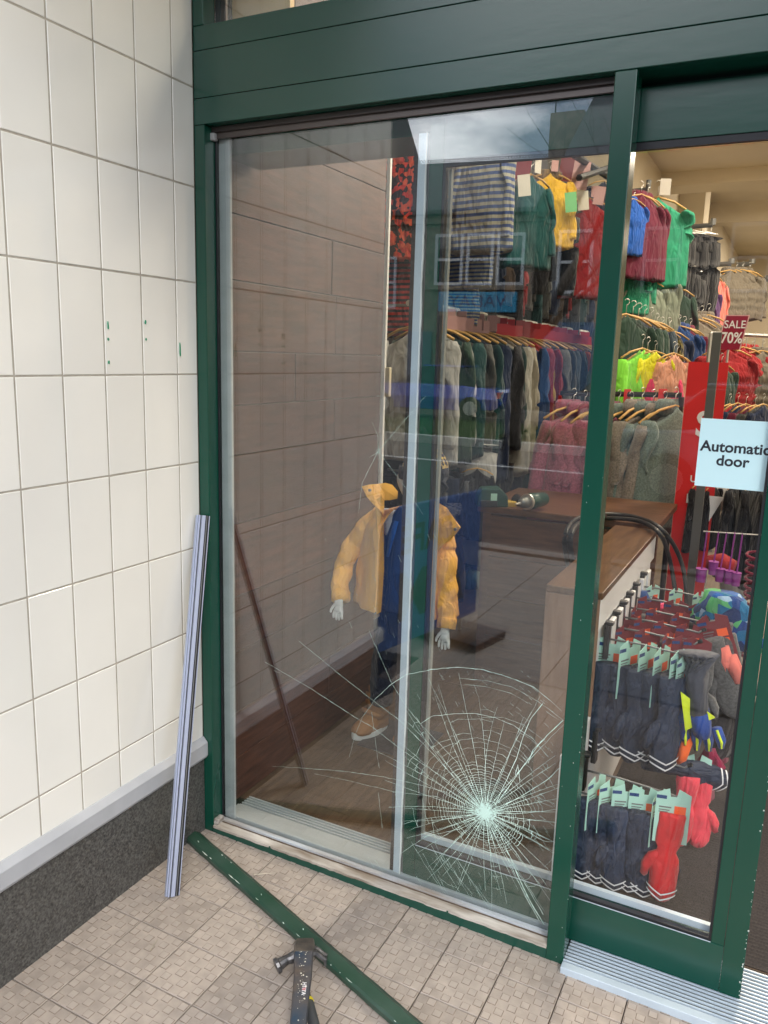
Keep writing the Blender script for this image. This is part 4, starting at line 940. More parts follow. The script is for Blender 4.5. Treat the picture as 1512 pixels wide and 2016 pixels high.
# hooks
def hook(Y, z, x1=1.345, dz=0, lb=''):
    t = empty('display_hook', (GX, Y, z), lb, 'hook', 'hooks on the glove gondola')
    MB().box(0, .016, -.016, .016, -.05, .055).build('bracket', BLACK, t, bevel=.003); MB().box(-.006, .024, -.012, .012, .055, .066).build('bracket_top', BLACK, t, bevel=.003)
    e = x1-GX; b = MB(); b.tube([(.014, 0, .01), (e*.4, 0, .012), (e-.03, 0, .003+dz), (e-.012, 0, .001+dz), (e, 0, .012+dz)], .0032, 8); b.build('arm', STEELG, t, smooth=True)
    MB().tube([(e-.004, 0, .010+dz), (e+.008, 0, .016+dz)], .006, 8).build('arm_tip', BLACK, t)
    return t
rowsH = [(.545, .672), (.655, .675), (.765, .678), (.875, .68), (1.0, .682), (1.15, .685)]
for i, (y, z) in enumerate(rowsH): hook(y, z, 1.35, lb=f'black and steel hook on the upper row of the gondola, {ORD[i]} from the glass')
for i, (y, z) in enumerate([(.24, .325), (.36, .33), (.50, .35)]): hook(y, z, 1.37, lb=f'black and steel hook on the lower row of the gondola, {ORD[i]} from the glass')
for i in range(7):
    y = .60+.11*i; MB().box(0, .016, -.030, .030, -.05, .04).build('white_slat_block', WHITE, gd, (GX+.001-1, y-1, .69), bevel=.003)
# mittens
def mitten_mesh(seed, L=.265, w=.036):
    b = MB(); rings = []; prof = [(0, .95, .45), (.02, 1.0, .5), (.10, .98, .5), (.20, .92, .5), (.33, .88, .5), (.40, .70, .46), (.43, .74, .48), (.50, .96, .56), (.62, 1.06, .6), (.75, 1.06, .58), (.87, .98, .5), (.95, .72, .36), (.99, .40, .2), (1.0, .1, .05)]
    for t, a, c in prof:
        r = []
        for j in range(20):
            th = j*math.pi/10; wr = 1+.05*math.sin(5*th+seed+t*9)*(1 if t < .9 else 0)+.05*math.sin(t*40+seed+2*th)*(1 if .02 < t < .85 else 0)
            r.append((math.cos(th)*w*a*wr, math.sin(th)*w*c*wr, -L*t))
        rings.append(r)
    return b.loft(rings)
def thumb_mesh(seed, L=.265, w=.036, s=1):
    return MB().tube([(s*w*.4, 0, -L*.46), (s*w*.95, -.002, -L*.52), (s*w*1.35, -.003, -L*.62), (s*w*1.4, -.002, -L*.72), (s*w*1.36, 0, -L*.76)], [.012, .016, .0145, .011, .003], 10)
def stripes_mesh(L=.265, w=.036):
    b = MB()
    for zz in (.80, .86):
        for sgn in (1,):
            vs = []
            for i in range(13):
                th = math.pi*1.08+ (i/12)*math.pi*.84; k_ = 1.06 if zz < .84 else 1.0
                x, y = math.cos(th)*w*k_*1.09, math.sin(th)*w*.56*1.13; z_ = -L*zz - .018*(1-abs(math.cos(th)))
                vs += [(x, y, z_), (x, y, z_-.0045)]
            b.add(vs, [(2*i, 2*i+1, 2*i+3, 2*i+2) for i in range(12)])
    return b
MIT = [mitten_mesh(s).mesh('hand_part', WHITE, True) for s in (.3, 2.1, 4.4)]; THB = [thumb_mesh(1, s=s).mesh('thumb', WHITE, True) for s in (-1, 1)]
REFL = mat('reflective_strip', (.75, .76, .78), .4); STP = stripes_mesh().mesh('reflective_stripes', REFL)
def card_mesh():
    b = MB(); b.prism([(-.045, -.15), (.045, -.15), (.045, -.004), (.012, .012), (.008, -.012), (-.008, -.012), (-.012, .012), (-.045, -.004)], 'y', -.0006, .0006, 0)
    return b
GC = card_mesh().mesh('backing_card', TGG); STK = MB().box(.004, .034, -.0013, .0013, -.062, -.038).box(.006, .034, -.0013, .0013, -.088, -.068).mesh('price_sticker', ORG)
PRT = MB().box(-.036, -.004, -.0011, .0011, -.046, -.042).box(-.036, -.008, -.0011, .0011, -.054, -.051).box(-.036, -.012, -.0011, .0011, -.060, -.057).mesh('card_print', STEELG)
BLT = MB().box(-.044, -.018, -.0010, .0010, -.020, -.010).mesh('card_corner', C['blue'])
NAVYQ = mat('navy_quilted_nylon', (.022, .034, .066), .55, var=.2, vscale=18, bump=.5, bscale=120, spec=.35, objvar=.15, wr=.02, wrs=34)
def mitts(p, rz, m, label, grp, scale=1, card=TGG, stripes=True, n=2, crz=None, tilt=0, cardflip=False):
    t = empty('pair_of_mittens', p, label, 'mittens', grp, rz); t.scale = (scale,)*3; t.rotation_euler.x = tilt
    cr = 0 if crz is None else crz-rz
    if card:
        for me_, nm in ((GC, 'backing_card'), (STK, 'price_sticker'), (PRT, 'card_print'), (BLT, 'card_corner')):
            o = place(nm, me_, t, (0, 0, -.002), rot=(0, 0, cr))
            if nm == 'backing_card': o.material_slots[0].link = 'OBJECT'; o.material_slots[0].material = card
    for i in range(n):
        x = (-.020+.040*i) if n == 2 else 0; y = (.014 if i else -.014) if n == 2 else 0
        o = place('mitten', random.choice(MIT), t, (x, y, -.062-.006*i), mat=m, rot=(random.uniform(-.05, .08), random.uniform(-.06, .06), random.uniform(-.15, .15)))
        place('thumb', THB[i % 2], o, mat=m)
        if stripes: place('reflective_stripes', STP, o)
    return t
TOC = -.12
G1 = 'navy mittens on the upper row'; G2 = 'navy mittens on the lower row'
for i, (x, cr) in enumerate([(1.118, .15), (1.170, 1.1), (1.222, 1.2), (1.262, 1.25), (1.312, 1.15)]):
    mitts((x, .545-.004*i, .684), random.uniform(.0, .7), NAVYQ, f'navy quilted mittens with white stripes on the upper row, {ORD[i]} from the left', G1, 1.10, crz=cr)
for i, (u, v, cr, yy) in enumerate([(1176, 1532, 1.2, .235), (1206, 1540, .9, .24), (1238, 1550, .4, .235), (1272, 1556, .3, .24), (1302, 1562, 1.2, .25)]):
    mitts(P(u, v, Y=yy), random.uniform(-.1, .7), NAVYQ, f'navy quilted mittens with white stripes on the lower row, {ORD[i]} from the left', G2, .93, crz=cr)
mitts(P(1328, 1560, Y=.215), .1, cloth('red_mitten_nylon', (.55, .02, .025), bump=.8, bs=60, rough=.55), 'red mittens with a pale stripe at the end of the lower row', None, .95, crz=.25, n=1)
mitts((1.385, .60, .345), .1, cloth('coral_mitten_nylon', (.80, .07, .10), bump=.8, bs=60, rough=.55), 'coral pink mittens hanging right of the lower row', None, .92, stripes=False, crz=.3)
mitts((1.325, .535, .672), .1, cloth('bright_blue_nylon', (.005, .13, .42), rough=.55), 'bright blue mittens with orange palm on the upper row', None, .98, stripes=False, crz=1.2, n=1)
MB().tube([(1.352, .53, .47), (1.356, .526, .42), (1.345, .53, .365), (1.335, .532, .34)], [.003, .010, .010, .003], 10, ry=[.003, .016, .016, .003]).build('orange_mitten', cloth('orange_palm', (.95, .14, .02)), smooth=True, label='single orange mitten palm showing under the bright blue mittens', cat='mitten')
# lying mitten between the rows
t = mitts((1.19, .50, .36), .0, NAVYQ, 'navy mitten lying sideways on the hooks between the rows', None, 1.05, card=None, n=1); t.rotation_euler = (.3, -1.25, .15)
# grey, yellow and blue ski glove
gp = P(1374, 1286, Y=.53); gv = empty('ski_glove', gp, 'grey ski glove with a neon yellow triangle and blue fingers', 'glove', rz=.2); gv.scale = (1.3, 1.3, 1.15)
GRY = cloth('dark_grey_nylon', (.05, .055, .075), rough=.6); BLG = cloth('blue_glove_cloth', (.008, .05, .26), rough=.6); NEO = cloth('neon_yellow_trim', (.70, .85, .03), rough=.5)
b = MB(); b.tube([(0, 0, .0), (.002, 0, -.05), (.006, 0, -.10), (.012, 0, -.15)], [.046, .045, .040, .042], 16, ry=[.026, .026, .022, .024]); b.build('cuff', GRY, gv, smooth=True)
b = MB(); b.tube([(.012, 0, -.145), (.020, 0, -.18), (.026, 0, -.205)], [.042, .047, .044], 16, ry=[.024, .024, .02]); b.build('palm', BLG, gv, smooth=True)
for i in range(4):
    x = -.008+.021*i; b = MB(); l = (.055, .065, .062, .05)[i]; b.tube([(x, 0, -.19), (x+.004*i, -.003, -.19-l*.6), (x+.004*i+.002, -.002, -.19-l)], [.0115, .0115, .007], 10); f = b.build('finger', BLG, gv, smooth=True)
    b = MB(); b.tube([(x, -.011, -.19), (x+.004*i, -.0145, -.19-l*.6), (x+.004*i+.002, -.010, -.19-l*.95)], [.003, .0035, .002], 6); b.build('finger_stripe', NEO, f)
b = MB(); b.tube([(-.025, 0, -.13), (-.045, 0, -.16), (-.05, 0, -.20)], [.012, .014, .008], 10); b.build('thumb', GRY, gv, smooth=True)
b = MB(); b.prism([(-.030, -.095), (.046, -.150), (-.012, -.195)], 'y', -.0275, -.024); b.build('triangle', NEO, gv)
# dark gloves with maroon cards on the back rows
DG = cloth('dark_brown_glove', (.03, .024, .024)); GKG = heather('grey_knit', (.10, .10, .10))
n_ = 0
for (y, z), xs in zip(rowsH[1:5], ([1.135, 1.20, 1.26, 1.31, 1.345], [1.12, 1.17, 1.24, 1.31], [1.13, 1.20, 1.27, 1.34], [1.15, 1.24, 1.32])):
    for x in xs:
        mitts((x, y, z+.016), random.uniform(-.5, .9), DG if random.random() < .7 else GKG, f'dark gloves on maroon card behind the navy mittens, {ORD[n_]} counted from the front left', 'dark gloves on maroon cards', .9, card=TGM, stripes=False, crz=random.choice((.2, .9, 1.3, .5))); n_ += 1
for i, (x, c) in enumerate([(1.14, 'royal blue'), (1.22, 'teal'), (1.30, 'purple')]):
    mitts((x, 1.15, .70), .6, C[c], f'{c} mittens on a mint card on the furthest hook', 'mittens on the furthest hook', .8, stripes=False, crz=1.0)
for (u0, v0, u1, v1, Y, nm, c, lb) in [(1300, 1190, 1310, 1215, 1.1, 'mitten', 'pink', 'pink mitten behind the maroon cards'), (1262, 1165, 1268, 1200, 1.1, 'mitten', 'blue', 'blue mitten behind the maroon cards')]:
    b = MB(); a, c_ = P(u0, v0, Y=Y), P(u1, v1, Y=Y); b.tube([a, a.lerp(c_, .5), c_], [.02, .03, .015], 10); b.build(nm, C[c], smooth=True, label=lb, cat='mitten')
# big maroon card leaning right, orange and grey gloves
q = P(1400, 1215, Y=.80); t = mitts((q.x, q.y, q.z), .2, GKG, 'grey knitted gloves on a tall tilted maroon card', None, 1.05, card=TGM, stripes=False, crz=.15); t.rotation_euler.y = -.35
for i, (pts, rr_) in enumerate([([(1422, 1272), (1428, 1300), (1424, 1328)], (.02, .024, .012)), ([(1440, 1290), (1448, 1318), (1452, 1345)], (.016, .022, .01)), ([(1408, 1300), (1416, 1340), (1424, 1375)], (.010, .016, .008))]):
    b = MB(); b.tube([P(u, v, Y=.80) for u, v in pts], list(rr_), 10); b.build('mitten', C['coral'], smooth=True, label=f'orange mitten on the right of the glove display, {ORD[i]} from the top', cat='mitten', group='orange mittens')
for i, (u, v, Y, s) in enumerate([(1395, 1265, .85, 1.1), (1435, 1240, .95, 1.2), (1455, 1330, .9, 1.2)]):
    mitts(P(u, v-60, Y=Y), .3*i, GKG if i < 2 else C['black'], ['grey knitted gloves beside the ski glove', 'large grey knitted gloves under the patterned snood', 'black furry gloves at the door edge'][i], None, s, card=None, stripes=False)
# patterned snood
SNO = blotch('blue_green_geometric_print', [(.01, .05, .22), (.008, .14, .30), (.10, .42, .15), (.012, .10, .38), (.30, .45, .62), (.01, .03, .12)], 26)
q = P(1418, 1195, Y=1.0); b = MB(); rings = []
for i in range(9):
    t_ = i/8; r = []
    for j in range(18):
        th = j*math.pi/9; f = 1+.14*math.sin(3*th+i)+.08*math.sin(7*th-i*1.7)
        r.append((math.cos(th)*(.05+.06*math.sin(t_*2.2))*f+.04*t_, math.sin(th)*.05*f, .05-.18*t_))
    rings.append(r)
b.loft(rings); b.build('snood', SNO, loc=q, smooth=True, label='blue and green geometric patterned snood heaped on the glove display', cat='snood')
# burgundy mass and lower right garments
BUR = cloth('magenta_fleece', (.30, .008, .06), bump=1)
for i, (u, v, Y, r1) in enumerate([(1408, 1440, .9, .05), (1425, 1420, 1.0, .05), (1398, 1490, .85, .045)]):
    b = MB(); a = P(u, v-20, Y=Y); b.tube([a, a+Vector((.01, 0, -.06)), a+Vector((.0, .0, -.14)), a+Vector((.02, 0, -.18))], [r1*.6, r1, r1*1.1, r1*.5], 14, ry=[r1*.4, r1*.6, r1*.6, r1*.3]); b.build('fleece_hat', BUR, smooth=True, label=f'magenta fleece hat low beside the door stile, {ORD[i]} of three', cat='hat', group='magenta fleece hats')
# purple scoops on a wire
PUR = mat('purple_plastic', (.30, .05, .30), .4)
w0, w1 = P(1385, 1046, Y=1.7), P(1505, 1054, Y=1.7); wr = empty('wire_bar', (w0+w1)/2, 'thin wire bar holding the purple scoops', 'bar'); h = (w1-w0)/2; MB().tube([-h, h], .003, 6).build('wire', CHROME, wr)
for i, (u, v0, ub, vb, r_) in enumerate([(1392, 1046, 1380, 1132, .022), (1415, 1047, 1404, 1118, .019), (1431, 1048, 1417, 1132, .018), (1447, 1048, 1434, 1136, .017), (1462, 1050, 1449, 1140, .018)]):
    a, c_ = P(u, v0, Y=1.7), P(ub, vb, Y=1.7); t = empty('purple_scoop', a, f'purple plastic cup on a long stick, {ORD[i]} from the left', 'scoop', 'purple cups on sticks')
    MB().tube([(0, 0, 0), c_-a+Vector((0, 0, .02))], .0032, 6).build('stick', PUR, t); b = MB(); e = c_-a
    b.tube([e+Vector((0, 0, .028)), e+Vector((0, 0, .024)), e+Vector((0, 0, -.028))], [r_*1.1, r_, r_*.9], 16); b.build('cup', PUR, t, smooth=False)
# burgundy coil
b = MB(); c0, c1 = P(1482, 1085, Y=1.5), P(1470, 1300, Y=1.5)
b.tube([c0.lerp(c1, i/120)+Vector((.022*math.cos(i*.75), .022*math.sin(i*.75), 0)) for i in range(121)], .006, 6); b.build('coiled_leash', cloth('burgundy_cord', (.16, .01, .03)), smooth=True, label='burgundy coiled cord hanging at the door edge', cat='cord')
q = P(1420, 1110, Y=1.9); b = MB(); b.tube([q+Vector((-.06, 0, 0)), q, q+Vector((.06, 0, -.01))], [.03, .055, .03], 12, ry=[.03, .05, .03]); b.build('red_bag', C['red'], smooth=True, label='small red bag with an orange sticker behind the purple scoops', cat='bag')

# ================================================================== MANNEQUIN
MW = mat('white_mannequin', (.72, .75, .76), .35, spec=.5)
mn = empty('mannequin', (.25, .86, 0), 'child mannequin in an open yellow jacket, dark trousers and tan boots behind the glass', 'mannequin')
def skin(name, nodes, edges, m, parent, sub=2, root=0):
    me = bpy.data.meshes.new(name); me.from_pydata([n[0] for n in nodes], edges, []); o = bpy.data.objects.new(name, me); COL.objects.link(o)
    md = o.modifiers.new('skin', 'SKIN'); md.use_smooth_shade = True
    for i, n in enumerate(nodes):
        me.skin_vertices[0].data[i].radius = n[1] if isinstance(n[1], tuple) else (n[1], n[1])
    me.skin_vertices[0].data[root].use_root = True
    s = o.modifiers.new('sub', 'SUBSURF'); s.levels = sub; s.render_levels = sub
    dg = bpy.context.evaluated_depsgraph_get(); ev = o.evaluated_get(dg); m2 = bpy.data.meshes.new_from_object(ev)
    bpy.data.objects.remove(o); m2.materials.clear(); m2.materials.append(m); m2.name = name
    m2.polygons.foreach_set('use_smooth', [True]*len(m2.polygons))
    return place(name, m2, parent)
# local frame: x right in the photo, -y towards the pane
def ML(u, v, Y): p = P(u, v, Y=Y); return Vector((p.x-.25, p.y-.86, p.z))
headc = ML(819, 945, .84)
hands = {'l': ML(668, 1187, .74), 'r': ML(877, 1243, .76)}
neck = Vector((headc.x, 0, .945)); chest = Vector((.03, .0, .84)); pel = Vector((.03, .02, .56))
shl, shr = Vector((-.085, .0, .915)), Vector((.15, .0, .915)); ell, elr = ML(683, 1110, .82), ML(873, 1130, .84)
LM, RM = ML(664, 1105, .86)+Vector((-.005, 0, .05)), ML(884, 1110, .84)+Vector((.0, 0, .0))

def bz(a, m_, c, t_): return (1-t_)**2*a+2*t_*(1-t_)*m_+t_**2*c
SL_, SR_ = Vector((-.085, .01, .90)), Vector((.150, .01, .90))
ell, elr = bz(SL_, LM, hands['l'], .5), bz(SR_, RM, hands['r'], .5)
nodes = [(pel, (.060, .055)), (Vector((.03, .01, .68)), (.07, .055)), (chest, (.085, .065)), (neck, (.032, .032)), (headc+Vector((0, -.0, -.045)), (.052, .06)), (headc, (.084, .086)), (headc+Vector((0, .005, .05)), (.060, .063)),
 (shl, (.028, .028)), (ell, (.020, .020)), (hands['l']+Vector((0, 0, .03)), (.017, .017)), (shr, (.028, .028)), (elr, (.020, .020)), (hands['r']+Vector((0, 0, .03)), (.017, .017)),
 (Vector((-.03, .02, .50)), (.038, .038)), (Vector((-.05, .0, .30)), (.026, .026)), (Vector((-.072, .02, .10)), (.022, .022)), (Vector((.08, .02, .50)), (.038, .038)), (Vector((.084, -.02, .30)), (.026, .026)), (Vector((.088, -.0, .10)), (.022, .022))]
nodes += [(bz(SL_, LM, hands['l'], .25), (.022, .022)), (bz(SL_, LM, hands['l'], .75), (.018, .018)), (bz(SR_, RM, hands['r'], .25), (.022, .022)), (bz(SR_, RM, hands['r'], .75), (.018, .018))]
edges = [(0,1),(1,2),(2,3),(3,4),(4,5),(5,6),(2,7),(7,19),(19,8),(8,20),(20,9),(2,10),(10,21),(21,11),(11,22),(22,12),(0,13),(13,14),(14,15),(0,16),(16,17),(17,18)]
body = skin('body', nodes, edges, MW, mn)
for sgn, key in ((-1, 'l'), (1, 'r')):
    h0 = hands[key]; fwd_ = Vector((-.04*sgn*0-.01, -.15, -1)).normalized(); sid = Vector((1, -.2, 0)).normalized()
    nn = [(h0+Vector((0, 0, .03)), (.015, .012)), (h0, (.017, .011)), (h0+fwd_*.022, (.020, .010))]; ed = [(0, 1), (1, 2)]
    for i in range(4):
        o_ = (-.018+.012*i); L_ = (.030, .036, .034, .026)[i]; base = len(nn)
        nn += [(h0+fwd_*.034+sid*o_, (.0066, .0062)), (h0+fwd_*(.034+L_*.5)+sid*o_*1.15+Vector((0, -.004, 0)), (.0060, .0056)), (h0+fwd_*(.034+L_)+sid*o_*1.2+Vector((0, .002, 0)), (.0046, .0044))]
        ed += [(2, base), (base, base+1), (base+1, base+2)]
    base = len(nn); tx_ = -1 if key == 'l' else -1
    nn += [(h0+fwd_*.010+sid*tx_*.020+Vector((0, -.006, 0)), (.0072, .0068)), (h0+fwd_*.028+sid*tx_*.030+Vector((0, -.012, 0)), (.0060, .0056)), (h0+fwd_*.042+sid*tx_*.031+Vector((0, -.012, 0)), (.0045, .0045))]
    ed += [(1, base), (base, base+1), (base+1, base+2)]
    skin('hand', nn, ed, MW, mn, sub=2)
# face: nose and ears kept plain, as on the white display head
b = MB(); b.tube([headc+Vector((-.004, -.066, .012)), headc+Vector((-.006, -.078, -.010)), headc+Vector((-.005, -.072, -.018))], [.005, .009, .006], 8); b.build('nose', MW, mn, smooth=True)
# trousers
JEAN = cloth('dark_navy_denim', (.010, .016, .032), bump=.8)
b = MB(); b.tube([Vector((.03, .02, .64)), Vector((.03, .02, .52)), Vector((.03, .02, .45))], [.105, .118, .105], 18, ry=[.075, .085, .078]); trs = b.build('trousers', JEAN, mn, smooth=True)
for s, x0, x1 in ((-1, -.02, -.072), (1, .08, .088)):
    b = MB(); pts = [Vector((x0+(x1-x0)*t, .02-.03*math.sin(t*3.1)*(1 if s < 0 else 1.6), (.50-.36*t))) for t in [i/12 for i in range(13)]]
    b.tube(pts, [(.062-.016*i/12)*(1+.05*math.sin(i*2.2)) for i in range(13)], 14); b.build('trouser_leg', JEAN, trs, smooth=True)
# boots
TAN = mat('tan_suede', (.36, .165, .055), .75, var=.12, vscale=20, bump=.5, bscale=200); SOLE = mat('white_rubber_sole', (.70, .72, .70), .5)
def boot(x, y, rz, lb=None):
    t = empty('boot', (x, y, 0)); t.parent = mn; t.rotation_euler.z = rz
    up_ = MB(); rings = []
    prof = [(.028, -.085, .032, .03), (.045, -.075, .036, .045)]
    # upper: rings along the foot, toe (-y) to heel
    sec = [(-.105, .016, .020), (-.095, .034, .032), (-.07, .042, .044), (-.04, .042, .058), (-.015, .040, .074), (.01, .038, .08), (.04, .037, .08), (.062, .028, .074), (.07, .012, .05)]
    for y_, w_, h_ in sec:
        rings.append([(math.cos(a)*w_, y_, .022+max(0, math.sin(a))*h_ if math.sin(a) > 0 else .022) for a in [i*2*math.pi/16 for i in range(16)]])
    up_.loft(rings); up_.build('upper', TAN, t, smooth=True)
    b = MB(); b.tube([(0, .026, .06), (0, .030, .12), (0, .034, .185)], [.042, .041, .046], 16, ry=[.046, .043, .048]); b.build('ankle', TAN, t, smooth=True)
    sole = MB(); out = [(math.sin(a)*(.046 if math.cos(a) > -2 else .04)*(1-.12*(math.cos(a) < 0)), -.018-math.cos(a)*.094) for a in [i*2*math.pi/24 for i in range(24)]]
    sole.prism(out, 'z', .0, .026); sole.build('sole', SOLE, t, bevel=.003)
    for k, (yy, zz) in enumerate(((-.030, .092), (-.010, .122), (-.010, .155))):
        b = MB(); w_ = .044; b.tube([(-w_, yy+.028, zz-.018), (-w_*.8, yy+.002, zz), (0, yy-.008, zz+.008), (w_*.8, yy+.002, zz), (w_, yy+.028, zz-.018)], .0045, 8, ry=.010); b.build('strap', mat('tan_strap', (.40, .19, .065), .7) if k == 0 else bpy.data.materials['tan_strap'], t, smooth=True)
    return t
f1, f2 = P(706, 1458, Z=0), P(778, 1470, Z=0)
boot(f1.x-.25+.012, f1.y-.86+.10, -.30); boot(f2.x-.25+.03, f2.y-.86+.09, -.1)
# navy top
SHIRT = cloth('navy_top', (.018, .045, .14), bump=.6)
b = MB(); rings = []
for i in range(11):
    t_ = i/10; z = .945-.40*t_; w_ = (.045+.060*min(1, t_*4)**.6); d_ = .045+.028*min(1, t_*3)
    rings.append([(.035+math.cos(a)*w_, .0+math.sin(a)*d_*(1+.04*math.sin(5*a)), z) for a in [j*2*math.pi/20 for j in range(20)]])
b.loft(rings); b.build('top', SHIRT, mn, smooth=True)
b = MB(); b.tube([Vector((.01, -.065, .90)), Vector((.0, -.085, .84)), Vector((-.01, -.09, .77))], [.012, .020, .022], 10, ry=[.004, .006, .006]); b.build('scarf_end', cloth('bright_blue_scarf', (.01, .09, .38)), mn, smooth=True)
# jacket, open at the front
YEL = mat('yellow_jacket_cotton', (.90, .47, .09), .75, var=.08, vscale=9, bump=.5, bscale=300, spec=.25, wr=.022, wrs=22); YELI = mat('golden_jacket_lining', (.70, .36, .02), .7, var=.12, vscale=14, bump=.4)
def solid(o, th, off=0, sub=1):
    m_ = o.modifiers.new('thick', 'SOLIDIFY'); m_.thickness = th; m_.offset = off
    if sub: s = o.modifiers.new('sub', 'SUBSURF'); s.levels = sub; s.render_levels = sub
    return o
def jacket():
    b = MB(); NZ, NA = 26, 44; rings = []
    ztop, zbot = .955, ML(740, 1213, .72).z
    for i in range(NZ+1):
        t_ = i/NZ; z = ztop+(zbot-ztop)*t_
        sh = min(1, t_/.16)**.55; hw = .06+(.152-.06)*sh+.040*t_; hd = .055+.052*min(1, t_/.2)+.030*t_
        gap = .50-.02*t_ if t_ < .3 else .494-.10*(t_-.3)
        ring = []
        for j in range(NA+1):
            a = -math.pi/2+.30+gap*1.18+(2*math.pi-2.36*gap)*j/NA
            f = 1+.045*math.sin(6*a+1)*t_+.03*noise.noise(Vector((math.cos(a)*3, math.sin(a)*3, z*14)))*2
            x = .022+math.cos(a)*hw*f*1.08; y = .005+math.sin(a)*hd*f
            e = min(j, NA-j)/NA
            if e < .10: y -= .020*(1-e/.10)
            zz = z-(.025*abs(math.cos(a)) if t_ < .15 else .025*abs(math.cos(a))*max(0, 1-(t_-.15)*4)) - .012*math.sin(a*1.0)*t_ + .004*math.sin(a*9)*t_
            ring.append((x, y, zz))
        rings.append(ring)
    n = NA+1; vs = [p for r in rings for p in r]; fs = []
    for i in range(NZ):
        for j in range(NA): fs.append((i*n+j, i*n+j+1, (i+1)*n+j+1, (i+1)*n+j))
    b.add(vs, fs); o = b.build('jacket', YEL, mn, smooth=True); solid(o, .007); return o
jk = jacket()
def sleeve(a, m_, c, r0_, r1_, seed):
    b = MB(); pts, rr_ = [], []; n = 44
    for i in range(n+1):
        t_ = i/n; p = (1-t_)**2*a+2*t_*(1-t_)*m_+t_**2*c
        wrk = .028*math.sin(t_*44+seed)*min(1, t_*4)+.030*noise.noise(Vector((t_*26, seed, 0)))*2
        if t_ > .93: wrk = .02
        pts.append(p+Vector((.003*math.sin(t_*27+seed), .003*math.cos(t_*19), 0))); rr_.append((r0_+(r1_-r0_)*t_)*(1+wrk))
    b.tube(pts, rr_, 18, ry=[q*.9 for q in rr_]); o = b.build('sleeve', YEL, jk, smooth=True)
    dv = (c-pts[-4]).normalized(); b = MB(); b.tube([c-dv*.034, c-dv*.03, c+dv*.004], [r1_*1.06, r1_*1.12, r1_*1.08], 18, ry=[r1_*.98]*3); b.build('cuff', YEL, jk, smooth=True); return o
sleeve(Vector((-.085, .01, .90)), LM, hands['l']+Vector((.004, .004, .012)), .050, .033, .4)
sleeve(Vector((.150, .01, .90)), RM, hands['r']+Vector((0, .004, .014)), .050, .033, 2.2)
def flap(pix, Y, m_, th=.006):
    q = [ML(u, v, y_) for (u, v), y_ in zip(pix, Y)]; b = MB(); c_ = sum(q, Vector())/len(q); c_.y -= .010
    b.add([c_]+q, [(0, i+1, (i+1) % len(q)+1) for i in range(len(q))]); o = b.build('collar_flap', m_, jk, smooth=False); solid(o, th, 0, 0); bv = o.modifiers.new('bevel', 'BEVEL'); bv.width = .0018; bv.segments = 2; return o
flap([(712, 958), (728, 954), (745, 953), (757, 972), (756, 1015), (744, 1002), (732, 990), (722, 978)], [.755, .77, .80, .79, .755, .75, .745, .75], YEL)
flap([(742, 953), (758, 951), (772, 955), (783, 968), (782, 982), (768, 985), (756, 985)], [.82, .85, .87, .87, .85, .83, .81], YELI)
flap([(738, 985), (752, 975), (755, 1040), (756, 1120), (750, 1205), (738, 1212), (745, 1120), (744, 1040)], [.755, .77, .77, .76, .75, .735, .735, .74], YELI, .005)
flap([(855, 985), (880, 1000), (895, 1022), (907, 1038), (897, 1052), (872, 1075), (850, 1100), (848, 1040)], [.84, .82, .79, .765, .762, .765, .77, .79], YEL)
for (u, v, Y) in [(728, 965, .742), (896, 1042, .748), (738, 1208, .722)]:
    p = ML(u, v, Y); b = MB(); b.tube([p+Vector((0, .004, 0)), p+Vector((0, -.003, 0))], .0055, 10); b.build('snap_button', STEELG, jk)
# seams: pocket outline and yoke on the left panel
SEAM = mat('ochre_seam', (.42, .20, .03), .8)
fur = cloth('grey_fur_lining', (.30, .28, .26), var=.5, vs=60, bump=1, bs=160)
b = MB()
for k in range(420):
    a_ = ML(752+random.gauss(0, 2.0), random.uniform(985, 1200), .762) if k % 2 else ML(random.uniform(878, 905), random.uniform(990, 1015)+(0), .80)
    d_ = Vector((random.gauss(.006 if k % 2 else .01, .004), random.gauss(-.004, .003), random.gauss(.002, .006))); s_ = Vector((.0006, 0, .0006)); b.add([a_-s_, a_+s_, a_+d_], [(0, 1, 2)])
b.build('fur_trim', fur, jk, kind='stuff')
# beanie
BEA = blotch('gold_navy_knit_pattern', [(.02, .022, .05), (.50, .36, .10), (.02, .022, .05), (.42, .30, .12)], 95); NAV = cloth('navy_knit', (.012, .016, .035), bump=1, bs=250)
b = MB(); rings = []; hb = headc+Vector((.030, .0, .020))
for i in range(12):
    t_ = i/11; rr_ = .088*math.cos(t_*math.pi/2*.93)**.55; rings.append([hb+Vector((math.cos(a)*rr_*1.02+.012*t_, math.sin(a)*rr_*1.08, .01+.092*t_+.004*math.sin(a*3))) for a in [j*math.pi/12 for j in range(24)]])
b.loft(rings); bo = b.build('beanie', BEA, mn, smooth=True)
b = MB(); rings = [[hb+Vector((math.cos(a)*r_, math.sin(a)*r_*1.05, z_+.0)) for a in [j*math.pi/12 for j in range(24)]] for r_, z_ in ((.084, -.012), (.091, -.010), (.093, .012), (.091, .034), (.084, .036))]
b.loft(rings, cap=False); b.build('beanie_cuff', NAV, bo, smooth=True)
b = MB(); b.tube([hb+Vector((.080, -.01, .0)), hb+Vector((.086, -.012, -.035)), hb+Vector((.080, -.012, -.06))], [.030, .022, .006], 12, ry=[.012, .01, .004]); b.build('ear_flap', NAV, bo, smooth=True)
MB().box(-.10, .16, -.13, .13, .0, .006).build('stand_plate', mat('dark_stand_plate', (.03, .035, .045), .4), mn, bevel=.002)

